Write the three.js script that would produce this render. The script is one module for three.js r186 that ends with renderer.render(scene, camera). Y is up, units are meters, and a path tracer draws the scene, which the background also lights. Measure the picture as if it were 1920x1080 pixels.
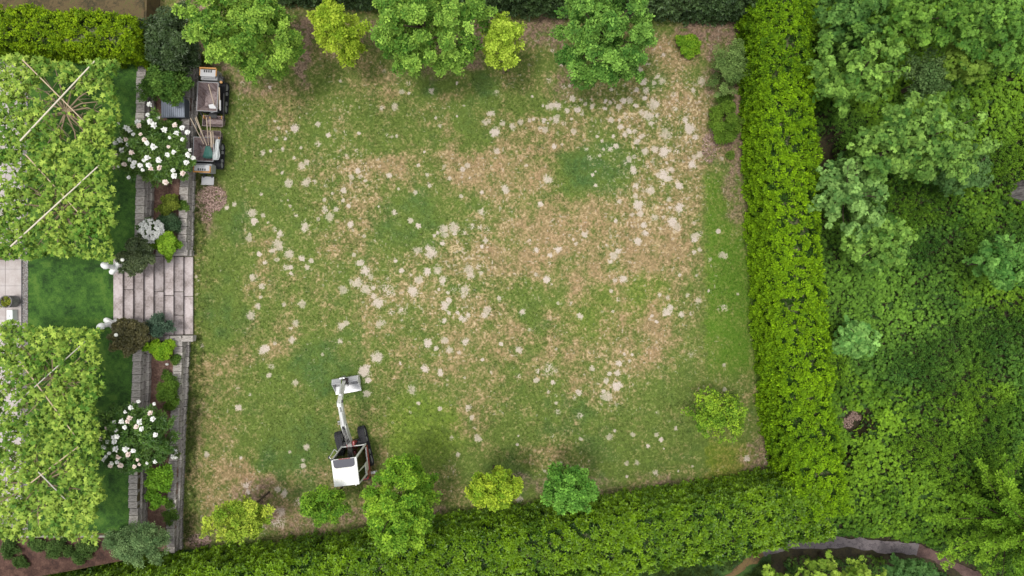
import * as THREE from 'three';
import { RoundedBoxGeometry } from 'three/addons/geometries/RoundedBoxGeometry.js';
import { mergeGeometries } from 'three/addons/utils/BufferGeometryUtils.js';

// ---------------------------------------------------------------- camera, sky, sun, exposure
const H = 26.4, S = 50;                       // drone height (m); photograph pixels per metre on the lawn
const scene = new THREE.Scene();
const camera = new THREE.PerspectiveCamera(2 * Math.atan(540 / (H * S)) * 180 / Math.PI, 16 / 9, 0.1, 600);
camera.up.set(0, 0, -1);
camera.position.set(0, H, 0);
camera.lookAt(0, 0, 0);
scene.add(camera);

function overcastSky() {
  const w = 128, h = 64, d = new Float32Array(w * h * 4);
  for (let j = 0; j < h; j++) {
    const el = ((j + 0.5) / h - 0.5) * Math.PI, s = Math.max(0, Math.sin(el));
    const L = 0.98 * (1 + 2 * s) / 3;
    for (let i = 0; i < w; i++) { const k = (j * w + i) * 4; d[k] = L * 0.99; d[k + 1] = L; d[k + 2] = L * 1.02; d[k + 3] = 1; }
  }
  const t = new THREE.DataTexture(d, w, h, THREE.RGBAFormat, THREE.FloatType);
  t.mapping = THREE.EquirectangularReflectionMapping; t.magFilter = THREE.LinearFilter; t.needsUpdate = true;
  return t;
}
scene.background = overcastSky();
scene.environment = scene.background;

const sun = new THREE.DirectionalLight(new THREE.Color(1, 0.965, 0.9), 1.3);
sun.position.set(-7, 40, 1);
sun.target.position.set(0, 0, 0);
sun.castShadow = true; sun.shadow.radius = 22;
Object.assign(sun.shadow.camera, { left: -30, right: 30, top: 30, bottom: -30, near: 1, far: 90 });
sun.shadow.mapSize.set(2048, 2048);
scene.add(sun, sun.target);

const renderer = new THREE.WebGLRenderer({ antialias: true });
renderer.toneMapping = THREE.LinearToneMapping;
renderer.toneMappingExposure = 1.7;
renderer.shadowMap.enabled = true;

// ---------------------------------------------------------------- helpers
function rng(a) { return () => { a |= 0; a = a + 0x6D2B79F5 | 0; let t = Math.imul(a ^ a >>> 15, 1 | a); t = t + Math.imul(t ^ t >>> 7, 61 | t) ^ t; return ((t ^ t >>> 14) >>> 0) / 4294967296; }; }
let R = rng(20240);
const rr = (a, b) => a + (b - a) * R();
const V = (x, y, z) => new THREE.Vector3(x, y, z);
const lerp = (a, b, t) => a + (b - a) * t;
const clamp = (x, a = 0, b = 1) => Math.min(b, Math.max(a, x));
const sstep = (a, b, x) => { const t = clamp((x - a) / (b - a)); return t * t * (3 - 2 * t); };
// place on the plot, measured on the survey grid (50 units a metre on the lawn, origin under the drone), at a height h
const gp = (px, py, h = 0) => { const f = (H - h) / H / S; return V((px - 960) * f, h, (py - 540) * f); };
const lin = (r, g, b) => new THREE.Color().setRGB(r, g, b);
const srgb = (r, g, b) => new THREE.Color().setRGB(r / 255, g / 255, b / 255, THREE.SRGBColorSpace);
function hash(x, y, s) { let h = Math.imul(x, 374761393) ^ Math.imul(y, 668265263) ^ Math.imul(s, 2147483647 - 1013); h = Math.imul(h ^ h >>> 13, 1274126177); return ((h ^ h >>> 16) >>> 0) / 4294967296; }
function vn(x, y, s = 1, per = 0) {
  let xi = Math.floor(x), yi = Math.floor(y); const fx = x - xi, fy = y - yi, u = fx * fx * (3 - 2 * fx), v = fy * fy * (3 - 2 * fy);
  let x1 = xi + 1, y1 = yi + 1;
  if (per) { xi = ((xi % per) + per) % per; yi = ((yi % per) + per) % per; x1 = ((x1 % per) + per) % per; y1 = ((y1 % per) + per) % per; }
  const a = hash(xi, yi, s), b = hash(x1, yi, s), c = hash(xi, y1, s), d = hash(x1, y1, s);
  return a + (b - a) * u + (c - a) * v + (a - b - c + d) * u * v;
}
const fbm = (x, y, s, n = 3) => { let r = 0, a = 0.5, t = 0; for (let i = 0; i < n; i++) { r += a * vn(x, y, s + i * 17); t += a; a *= 0.5; x *= 2.03; y *= 2.03; } return r / t; };

const taken = {};
function numbered(n) { const k = taken[n] = (taken[n] ?? -1) + 1; return k ? `${n}_${String(k).padStart(3, '0')}` : n; }
function tag(o, label, category, group, kind) { Object.assign(o.userData, { label, category }); if (group) o.userData.group = group; if (kind) o.userData.kind = kind; return o; }
function thing(name, label, category, pos = V(0, 0, 0), turn = 0, group) {
  const o = new THREE.Group(); o.name = numbered(name); o.position.copy(pos); o.rotation.y = turn; scene.add(o);
  return tag(o, label, category, group);
}
function mesh(name, geo, mat, parent = scene) {
  const m = new THREE.Mesh(geo, mat); m.name = parent === scene ? numbered(name) : name; m.castShadow = m.receiveShadow = true; parent.add(m); return m;
}
function structure(name, geo, mat) { const m = mesh(name, geo, mat); m.userData.kind = 'structure'; return m; }
const merge = (list) => mergeGeometries(list.map((g) => { const n = g.index ? g.toNonIndexed() : g; for (const k of Object.keys(n.attributes)) if (!['position', 'normal', 'uv'].includes(k)) n.deleteAttribute(k); return n; }));
const box = (w, h, d, x = 0, y = 0, z = 0, r = 0.012) => new RoundedBoxGeometry(w, h, d, 1, Math.min(r, w / 3, h / 3, d / 3)).translate(x, y, z);
const cyl = (r1, r2, h, n = 14) => new THREE.CylinderGeometry(r1, r2, h, n);
const UPV = V(0, 1, 0);
function between(geo, a, b) { // geo stands along y, centred, unit height
  const d = b.clone().sub(a), L = d.length(), q = new THREE.Quaternion().setFromUnitVectors(UPV, d.clone().normalize());
  return geo.applyMatrix4(new THREE.Matrix4().compose(a.clone().add(b).multiplyScalar(0.5), q, V(1, L, 1)));
}
const rod = (a, b, r, r2 = r, n = 8) => between(new THREE.CylinderGeometry(r2, r, 1, n), a, b);
// a beam of rectangular section from a to b; width across, depth in the plane of beam and up
function beam(a, b, w, d0, d1 = d0, side = null) {
  const dir = b.clone().sub(a), L = dir.length(); dir.normalize();
  const s = side ? side.clone().normalize() : V(0, 1, 0).cross(dir).normalize(), up = dir.clone().cross(s).normalize();
  const g = box(w, 1, 1, 0, 0, 0, 0.04), p = g.attributes.position;
  for (let i = 0; i < p.count; i++) { const t = p.getY(i) + 0.5; p.setZ(i, p.getZ(i) * lerp(d0, d1, t)); p.setY(i, p.getY(i) * L); }
  const m = new THREE.Matrix4().makeBasis(s, dir, up.negate()).setPosition(a.clone().add(b).multiplyScalar(0.5));
  g.applyMatrix4(m); g.computeVertexNormals(); return g;
}
// flat sheet over a polygon [[x, z] ...], uv in metres
function sheetGeo(pts, y, uvs = 1) {
  const c = pts.map(([x, z]) => new THREE.Vector2(x, z)), f = THREE.ShapeUtils.triangulateShape(c, []);
  const pos = [], uv = [], nor = [], idx = [];
  for (const [x, z] of pts) { pos.push(x, y, z); uv.push(x * uvs, z * uvs); nor.push(0, 1, 0); }
  for (const [a, b, d] of f) { const A = c[a], B = c[b], D = c[d]; ((B.x - A.x) * (D.y - A.y) - (B.y - A.y) * (D.x - A.x)) > 0 ? idx.push(a, d, b) : idx.push(a, b, d); }
  const g = new THREE.BufferGeometry();
  g.setAttribute('position', new THREE.Float32BufferAttribute(pos, 3)); g.setAttribute('normal', new THREE.Float32BufferAttribute(nor, 3)); g.setAttribute('uv', new THREE.Float32BufferAttribute(uv, 2)); g.setIndex(idx);
  return g;
}
// raised slab with vertical sides
function slabGeo(pts, y0, y1) {
  const sh = new THREE.Shape(pts.map(([x, z]) => new THREE.Vector2(x, -z)));
  return new THREE.ExtrudeGeometry(sh, { depth: y1 - y0, bevelEnabled: false }).rotateX(-Math.PI / 2).translate(0, y0, 0);
}
function texture(w, h, fn, srgbMap = true) {
  const d = new Uint8Array(w * h * 4);
  for (let j = 0; j < h; j++) for (let i = 0; i < w; i++) { const c = fn(i, j), k = (j * w + i) * 4; d[k] = clamp(c[0], 0, 255); d[k + 1] = clamp(c[1], 0, 255); d[k + 2] = clamp(c[2], 0, 255); d[k + 3] = 255; }
  const t = new THREE.DataTexture(d, w, h); t.magFilter = THREE.LinearFilter; t.minFilter = THREE.LinearMipmapLinearFilter; t.generateMipmaps = true;
  t.wrapS = t.wrapT = THREE.RepeatWrapping; if (srgbMap) t.colorSpace = THREE.SRGBColorSpace; t.needsUpdate = true; return t;
}
// tileable speckled texture of a material: list of sRGB tones, cells per tile for coarse and fine grain
function speckle(tones, coarse, fine, seed, size = 512, contrast = 1) {
  return texture(size, size, (i, j) => {
    const u = i / size, v = j / size;
    let a = 0.45 * vn(u * coarse, v * coarse, seed, coarse) + 0.3 * vn(u * coarse * 4, v * coarse * 4, seed + 1, coarse * 4) + 0.35 * vn(u * fine, v * fine, seed + 2, fine);
    a = clamp((a - 0.55) * 1.7 * contrast + 0.5);
    const k = a * (tones.length - 1), n = Math.min(tones.length - 2, Math.floor(k)), t = k - n, g = (hash(i, j, seed) - 0.5) * 14;
    return [0, 1, 2].map((q) => lerp(tones[n][q], tones[n + 1][q], t) + g);
  });
}
const matte = (o) => new THREE.MeshStandardMaterial({ roughness: 0.9, ...o });
const tiled = (tex, metres) => { const t = tex.clone(); t.repeat.set(1 / metres, 1 / metres); t.needsUpdate = true; return t; };

// ---------------------------------------------------------------- ground
const T = 1.0, BED = 0.46;                    // terrace and flower-bed levels above the lawn
const lowerLine = (z) => -11.74 - (z + 6.8) * 0.036;   // foot of the lower garden wall
const upperLine = (z) => -13.13 - (z + 7) * 0.018;     // foot of the upper garden wall

const soilTex = speckle([[70, 50, 44], [98, 72, 62], [118, 92, 80], [140, 112, 98]], 8, 90, 5);
const soilMat = matte({ map: tiled(soilTex, 1.6) });
const dryTex = speckle([[62, 58, 34], [92, 80, 48], [120, 98, 66], [100, 100, 50]], 7, 110, 15);
structure('ground', sheetGeo([[-300, -300], [300, -300], [300, 300], [-300, 300]], -0.03), matte({ map: tiled(dryTex, 2.2) }));

// pale bare patches of the lawn: x, y, radius on the survey grid; a fourth number marks a broken, speckled patch
const PATCH = [
515,227,3,0, 522,240,3,0, 553,240,7,0, 596,233,4,0, 616,254,4,0, 537,246,2.5,0, 518,261,3.5,0, 535,260,3.5,0, 493,286,4.5,0, 508,283,3,0, 530,280,3.5,0, 597,270,7,1, 566,311,6,0, 575,305,5,0, 552,296,3.5,0, 564,277,3,0, 529,324,3,0, 506,163,3,0, 638,152,3,0, 454,156,5,1, 649,292,6,1, 562,220,2,0, 629,244,4,1, 647,247,4,1,
754,172,4.5,0, 767,175,3,0, 809,171,5,0, 740,200,7,0, 715,202,5,1, 825,236,4,0, 817,221,3,0, 857,218,2.5,0, 857,155,3,0, 673,250,3,0, 726,253,5,1, 743,256,3.5,0, 735,256,2.5,0, 668,282,4,1, 648,292,6,1, 796,285,2.5,0, 920,213,7,0, 910,231,6,0, 916,228,5,0, 929,247,8,0, 932,282,6,0, 932,172,6,1, 766,157,5,1, 870,198,3,1,
1036,95,5,1, 1051,123,5,1, 1030,149,7,1, 1056,162,6,1, 1068,161,3.5,0, 1066,146,4,1, 1074,185,5,0, 1046,199,7,0, 1033,198,6,0, 1026,201,4,0, 1018,198,3,0, 1064,207,5,0, 1083,205,5,0, 1091,214,4,0, 1109,188,5,1, 1090,186,3.5,1, 932,175,6,1, 998,180,2,0, 1098,195,3,0, 1110,200,4,0, 1134,203,4,0, 1135,190,4,0,
1201,131,6,0, 1207,153,6,0, 1211,169,6,0, 1194,169,4,0, 1233,143,5,0, 1241,152,6,0, 1226,155,4,0, 1209,184,4,0, 1223,196,8,0, 1231,194,5,0, 1216,217,8,0, 1202,210,5,0, 1221,232,5,0, 1233,215,4,0, 1256,217,3,0, 1285,225,6,0, 1291,240,7,0, 1298,234,4,0, 1248,251,9,0, 1315,153,8,0, 1300,169,4,0, 1251,183,4,1, 1146,226,5,0, 1162,225,3,0, 1163,238,4,0, 1181,188,6,0, 1169,189,5,0, 1160,200,5,0, 1192,198,4,0, 1146,167,4,0, 1150,151,4,1, 1170,160,4,1, 1135,190,3,0, 1144,193,4,0, 1173,252,6,0, 1190,247,5,0, 1179,245,5,0, 1174,219,4,1, 1181,236,4,1, 1264,178,6,1, 1244,103,4,0, 1203,254,5,0, 1214,121,6,1, 1253,193,5,1, 1266,204,6,1, 1307,193,4,1,
540,343,6,0, 573,341,7,0, 590,340,4,0, 609,348,4,1, 490,364,4,0, 425,390,4.5,0, 440,383,3.5,0, 472,400,7,0, 476,416,6,0, 493,404,4,0, 623,363,3.5,0, 608,375,3,0, 643,376,3.5,0, 654,386,3.5,0, 609,393,6,0, 619,407,7,0, 630,392,4,0, 597,411,3.5,0, 572,427,8,0, 555,404,4,0, 525,439,7,0, 517,430,6,1, 522,459,9,0, 510,470,5,0, 541,477,7.5,0, 566,484,5.5,0, 584,489,4,0, 576,501,4.5,0, 486,476,4,0, 467,448,5,0, 468,440,3,0, 498,492,5,0, 518,487,4,0, 536,502,6,0, 545,501,4,0, 546,513,3.5,0, 473,518,4,0, 655,420,5,0, 645,355,5,1, 503,418,3,1, 544,386,2.5,0, 540,375,2,0,
876,310,4,0, 867,318,4,0, 866,332,3,0, 882,335,5,1, 844,335,4,0, 730,329,5,0, 660,332,5,0, 671,321,5,0, 675,331,5,0, 645,356,5,0, 654,385,3.5,0, 710,388,3.5,0, 739,398,5,0, 779,361,3.5,0, 806,348,4,0, 801,328,3.5,0, 747,354,2.5,0, 903,361,3,0, 865,368,3,0, 903,398,7,0, 656,420,5.5,0, 682,442,3.5,0, 770,414,5,0, 784,423,4.5,0, 832,429,7,0, 834,440,6,0, 853,428,9,0, 852,438,5,0, 830,456,4.5,0, 814,442,3,0, 821,436,3,0, 885,424,6,1, 914,431,8,1, 899,426,5,1, 910,451,5,0, 904,462,3.5,0, 783,469,8,0, 803,465,6,0, 808,476,9.5,0, 664,478,4,0, 870,436,6,1, 680,306,3,1, 685,339,3,0, 784,310,3.5,0, 834,311,4,1,
943,231,5,0, 961,237,5.5,0, 976,230,5,0, 993,225,3.5,0, 1000,224,3,0, 1020,226,5,0, 1012,240,5,0, 1022,243,6,0, 1041,224,6,0, 1046,218,4,0, 1032,223,3,0, 1028,231,2.5,0, 1057,230,6,1, 1076,246,5,0, 1039,274,4,0, 1053,272,4,1, 1072,223,2.5,0, 947,354,7,0, 1028,336,7,0, 987,310,3,0, 904,360,3,0, 1013,383,5,0, 1171,252,5,0, 1179,246,5,0, 1174,220,5,1, 1150,256,3,0, 1144,280,5,0, 1156,273,5,0, 1131,280,3,0, 1129,264,3,0, 1120,256,3,0, 1194,265,5,0, 1180,299,5,0, 1188,295,4,0, 1187,318,7,0, 1172,304,5,1, 1105,295,6,1, 1124,292,3,0, 1099,280,4,1, 1111,328,3,0, 1117,322,2,0, 1116,347,2.5,0, 1193,348,5,0, 1161,378,4,0, 1192,368,5,0, 1197,384,8,0,
1209,283,6,0, 1228,280,6,0, 1247,285,9,0, 1195,265,4.5,0, 1293,244,8,0, 1304,256,5,0, 1250,305,3,0, 1302,295,4,0, 1312,289,5,0, 1298,308,7,0, 1245,328,10,0, 1254,334,6,0, 1259,318,5,0, 1236,328,5,0, 1274,348,7,0, 1220,356,7,0, 1206,356,5,1, 1200,401,5,0, 1186,403,4,0, 1228,408,5.5,0, 1207,422,5,0, 1244,407,4,0, 1254,374,4,0, 1273,389,8,0, 1256,389,3,0, 1261,416,8,0, 1269,424,7,0, 1302,418,6,1, 1346,433,5.5,0, 1214,312,5,1, 1155,414,3,0, 1354,297,4,0, 1210,437,5,0, 1243,344,4,1, 1294,264,4,1, 1270,284,5,1, 1294,277,4,1,
475,522,6,0, 490,537,6,0, 489,557,3,0, 484,574,5,0, 471,591,7.5,0, 533,571,4.5,0, 566,569,8,0, 553,605,6,0, 545,616,5,1, 547,637,5.5,0, 515,644,3.5,0, 496,656,7.5,0, 510,686,7,1, 643,543,6.5,0, 658,528,4,0, 640,611,7,0, 649,606,5,0, 638,640,6,0, 605,665,3,0, 379,648,4,0, 368,519,3,0, 372,526,4,1, 576,645,3,1, 616,654,3,1,
675,493,5.5,0, 686,508,9,0, 669,532,9,0, 686,543,8,0, 723,543,14,1, 730,548,12,1, 708,567,9,0, 700,556,6,0, 700,540,4,0, 734,586,6,1, 714,606,8.5,0, 753,506,4,0, 742,488,4,0, 775,547,9,0, 786,525,6,0, 801,510,6,0, 797,504,4,1, 821,506,6.5,0, 830,527,7.5,0, 823,543,3,0, 850,543,6,1, 840,549,4,0, 842,562,4.5,0, 834,573,7,0, 843,587,4,0, 834,601,5,0, 867,597,6,0, 877,590,5,0, 871,545,7,0, 868,556,5,0, 881,504,8,0, 883,516,6,0, 896,501,7,1, 901,512,3.5,0, 914,582,5.5,0, 908,591,4.5,0, 936,560,4.5,0, 833,638,7,0, 802,645,7,0, 817,654,5,0, 871,639,6.5,0, 843,655,5,0, 695,521,5,0, 755,582,9,1, 858,586,3,0, 770,514,4,1, 727,523,5,1, 753,601,4,1,
993,451,4,1, 1006,468,4.5,0, 1046,467,5.5,0, 1032,479,4,0, 1096,440,5,0, 1080,456,3.5,0, 1075,449,2.5,0, 1031,493,4,1, 1005,515,4,0, 1026,523,6,0, 1034,533,2.5,0, 1158,470,5,0, 1150,480,6,0, 1145,490,4,0, 1169,523,6.5,0, 1153,526,4.5,0, 1146,546,3.5,0, 1069,569,4,1, 1046,568,3,0, 1159,561,5,1, 1196,452,6,0, 1137,460,2,0,
1209,438,5,0, 1304,442,7,0, 1313,439,6,1, 1302,450,5,0, 1301,473,4,0, 1311,468,4,0, 1356,479,6.5,0, 1331,486,3.5,0, 1274,516,3.5,0, 1306,517,3,0, 1251,585,8,0, 1257,577,6,0, 1278,590,5.5,0, 1252,558,5,0, 1236,552,4,0, 1256,543,4,1, 1288,554,4,0, 1309,563,5.5,0, 1329,545,3.5,0, 1355,577,9,1, 1383,550,3,0, 1231,603,3,0, 1295,588,4,1, 1222,592,3,0, 1309,575,3,1,
505,704,5,0, 553,717,5.5,0, 447,764,6,0, 469,740,4,1, 445,730,5,1, 575,838,5,0, 568,873,5,0, 568,863,4,1, 388,853,4,0, 452,858,3,0, 462,908,6,0, 466,923,5,0, 533,925,6,0, 558,940,9,1, 525,960,8,0, 522,980,14,1, 522,917,5,0, 543,848,3,0, 490,990,8,1,
708,671,9.5,0, 684,696,10,0, 689,713,5,0, 689,739,6,0, 797,691,7,0, 825,698,6,0, 772,731,8,0, 785,756,4,0, 825,766,3.5,0, 861,661,3.5,0, 905,674,3,0, 921,699,3.5,0, 871,708,3,0, 879,764,6,0, 884,784,4.5,0, 896,822,6,0, 847,822,5,1, 859,853,4,0, 750,681,3,0, 769,773,3,1, 714,730,3,1, 891,803,5,1, 736,792,3,1,
979,584,4.5,0, 973,656,6,0, 940,644,3,0, 1086,592,5,0, 1043,654,2.5,0, 1026,692,12,1, 1009,697,6,1, 1043,695,5,1, 1109,691,4.5,0, 1160,681,4.5,0, 1158,699,4.5,0, 1143,701,4,0, 1137,714,4.5,0, 1156,724,8,0, 1137,745,8,0, 1131,735,4,0, 1086,736,4.5,0, 1078,747,5,1, 1036,717,4,0, 1006,712,5,0, 972,706,6,1, 1043,756,3,0, 992,619,4,1, 1180,677,3,0, 1171,664,3,0, 1186,665,3,0, 1043,742,4,1, 1028,735,3,0, 1149,584,2.5,0, 1096,702,3,1,
1143,819,5,0, 1152,808,3,0, 1187,814,4,0, 1232,815,4,0, 1240,824,4.5,0, 1215,836,4,0, 1267,803,4,0, 1175,868,4,0, 1194,868,4.5,0, 1229,886,5,0, 1272,883,3,0, 1175,894,2.5,0, 1037,819,5,1, 1089,823,3,0, 1087,779,7,1, 1046,772,6,1, 1232,775,6,1, 1050,871,6,0, 1021,883,3.5,0, 976,937,5.5,0, 970,834,2.5,0, 972,817,2,0, 1400,860,5,0, 1428,794,5,0, 1298,874,2,0, 1245,841,2,0, 1297,664,8,1, 1357,685,4,0, 1359,730,4,0];
// broad growth of the lawn: x, y, radius x, radius y, kind, strength. kinds: g green, d deep green, b dry brown, y yellow-green, e bare earth, s straw
const ZONES = [
[830,520,130,90,'s',.55],[1250,230,80,110,'b',.6],[1130,430,90,80,'b',.7],[1230,260,110,150,'s',.6],[1150,700,40,60,'s',.5],[560,440,90,70,'s',.25],[415,270,45,130,'g',.75],[415,480,40,140,'g',.8],[400,600,40,60,'g',.6],[400,560,35,40,'d',.35],[450,420,40,40,'d',.5],[430,600,35,30,'d',.5],[620,190,90,60,'g',.5],[600,220,50,40,'g',.5],[560,260,90,70,'g',.35],[500,330,60,40,'g',.5],[540,400,90,40,'g',.45],
[760,410,60,50,'d',.55],[800,400,90,60,'g',.35],[600,690,50,35,'d',.75],[530,770,110,80,'g',.7],[560,850,70,70,'d',.6],[480,740,70,60,'g',.5],[800,810,70,60,'y',.7],[860,850,60,40,'g',.6],[780,850,60,50,'g',.6],
[1110,315,60,45,'d',.85],[1140,350,40,30,'d',.6],[1060,330,40,40,'g',.5],[1010,565,45,40,'g',.95],[1000,590,30,30,'d',.4],[1120,590,60,45,'y',.45],[1210,560,45,40,'y',.6],[900,380,25,22,'d',.5],[870,235,30,50,'g',.6],[950,150,60,50,'g',.4],[880,210,18,25,'d',.5],[920,155,25,20,'d',.6],[820,155,40,25,'d',.6],[1010,200,60,20,'g',.5],
[1000,860,160,60,'g',.55],[1200,770,110,80,'g',.7],[1220,830,120,60,'g',.6],[1110,860,60,60,'d',.3],[960,910,60,35,'d',.55],[940,700,60,40,'g',.25],[980,770,70,40,'g',.5],[1080,780,50,40,'d',.4],[1200,730,60,50,'g',.6],[1240,160,40,25,'d',.4],[1225,180,20,50,'d',.45],[1240,270,25,40,'d',.3],
[1180,270,30,50,'g',.2],[700,250,60,50,'g',.35],[790,230,60,60,'g',.4],[700,780,30,60,'g',.5],[660,700,30,60,'d',.5],[720,680,60,40,'g',.25],[640,640,50,60,'g',.3],
[940,320,90,60,'b',.8],[1050,420,120,70,'b',.75],[980,460,120,70,'b',.6],[1230,470,70,60,'b',.8],[1160,500,90,60,'b',.6],[1000,650,90,60,'b',.45],[1200,620,60,70,'b',.8],[1140,650,70,60,'b',.5],[700,340,60,50,'b',.6],[860,300,60,40,'b',.7],[1285,200,40,80,'b',.5],[1270,90,60,30,'b',.75],[550,185,50,40,'b',.55],[520,240,50,40,'b',.3],
[420,690,40,40,'b',.5],[430,920,70,45,'b',.8],[530,935,60,40,'b',.7],[770,560,70,40,'b',.35],[1070,500,120,60,'b',.5],[1110,690,60,60,'b',.5],[1140,720,30,50,'b',.6],[930,740,40,50,'b',.4],[900,650,70,50,'b',.4],[1040,860,50,30,'b',.6],[720,800,30,50,'b',.6],[760,690,40,40,'b',.35],[860,700,50,40,'b',.3],[840,240,25,30,'b',.7],[1240,360,60,40,'b',.6],[1000,270,70,30,'b',.5],[590,880,30,40,'b',.4],[390,560,20,60,'b',.3],[1200,240,100,60,'s',.4],[1100,220,80,30,'s',.35],[660,330,50,60,'s',.6],[620,210,30,30,'s',.5],[940,410,30,30,'s',.5],[1290,400,40,100,'b',.5],[420,790,30,40,'b',.3],[700,170,40,40,'b',.45],[640,110,40,40,'b',.4],[880,820,35,45,'b',.45],
[480,940,40,30,'e',.5],[520,970,60,30,'e',.35],[580,95,16,50,'e',.9],[575,55,30,30,'e',.8],[390,385,28,40,'e',.6],[375,1012,30,12,'e',.7],[1260,900,60,16,'e',.5],[1040,905,110,16,'e',.45],[720,960,120,18,'e',.6],[1430,860,25,60,'e',.6],[700,60,140,25,'e',.55],[870,55,60,30,'e',.8],[1020,60,40,30,'e',.7],[990,75,60,20,'e',.5],[1340,60,60,25,'e',.8],[1370,180,22,110,'e',.75],[1385,330,18,90,'e',.75],[1330,280,20,40,'e',.45],[1330,120,14,60,'e',.5],[540,985,160,20,'e',.4],[360,760,14,140,'e',.3],[380,80,60,90,'e',.75],[470,165,40,20,'e',.35],[1060,130,20,40,'e',.4],[800,130,50,22,'e',.45],[895,120,25,14,'e',.6]];
const LX0 = -13.4, LZ0 = -11.2, LW = 24.4, LD = 22.2;
const lawnTone = (() => {
  // coarse field of the zones on a grid, five channels
  const n = 240, f = { g: 0, d: 1, b: 2, y: 3, e: 4, s: 5 }, F = new Float32Array(n * n * 6);
  for (const [px, py, ax, ay, k, w] of ZONES) {
    const cx = (px - 960) / S, cz = (py - 540) / S, rx = ax / S, rz = ay / S;
    for (let j = 0; j < n; j++) for (let i = 0; i < n; i++) {
      let x = LX0 + (i + .5) / n * LW, z = LZ0 + (j + .5) / n * LD;
      x += (fbm(x * 1.1, z * 1.1, 41, 2) - .5) * 1.1; z += (fbm(x * 1.1, z * 1.1, 77, 2) - .5) * 1.1;
      const d = ((x - cx) / rx) ** 2 + ((z - cz) / rz) ** 2;
      if (d < 3.2) { const q = (j * n + i) * 6 + f[k]; F[q] = Math.max(F[q], w * (1 - sstep(.25, 2.2, d))); }
    }
  }
  return (x, z, o) => {
    const u = clamp((x - LX0) / LW * n - .5, 0, n - 1.001), v = clamp((z - LZ0) / LD * n - .5, 0, n - 1.001), i = Math.floor(u), j = Math.floor(v), a = u - i, b = v - j;
    for (let k = 0; k < 6; k++) { const q = (jj, ii) => F[(jj * n + ii) * 6 + k]; o[k] = (q(j, i) * (1 - a) + q(j, i + 1) * a) * (1 - b) + (q(j + 1, i) * (1 - a) + q(j + 1, i + 1) * a) * b; }
    return o;
  };
})();
const patchGrid = (() => { const m = new Map(); for (let i = 0; i < PATCH.length; i += 4) { const x = (PATCH[i] - 960) / S, z = (PATCH[i + 1] - 540) / S, r = PATCH[i + 2] / S * 1.02, sp = PATCH[i + 3], k0 = Math.floor((x - r * 2.4) * 2), k1 = Math.floor((x + r * 2.4) * 2), l0 = Math.floor((z - r * 2.4) * 2), l1 = Math.floor((z + r * 2.4) * 2); for (let a = k0; a <= k1; a++) for (let b = l0; b <= l1; b++) { const k = a * 1000 + b; if (!m.has(k)) m.set(k, []); m.get(k).push([x, z, r, sp]); } } return m; })();
const GR = { green: [104, 123, 57], deep: [80, 108, 56], brown: [158, 136, 100], yellow: [118, 142, 52], earth: [146, 122, 106], straw: [188, 172, 136], pale: [208, 194, 181], rust: [168, 138, 106] };
const zone6 = new Float32Array(6);
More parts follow.
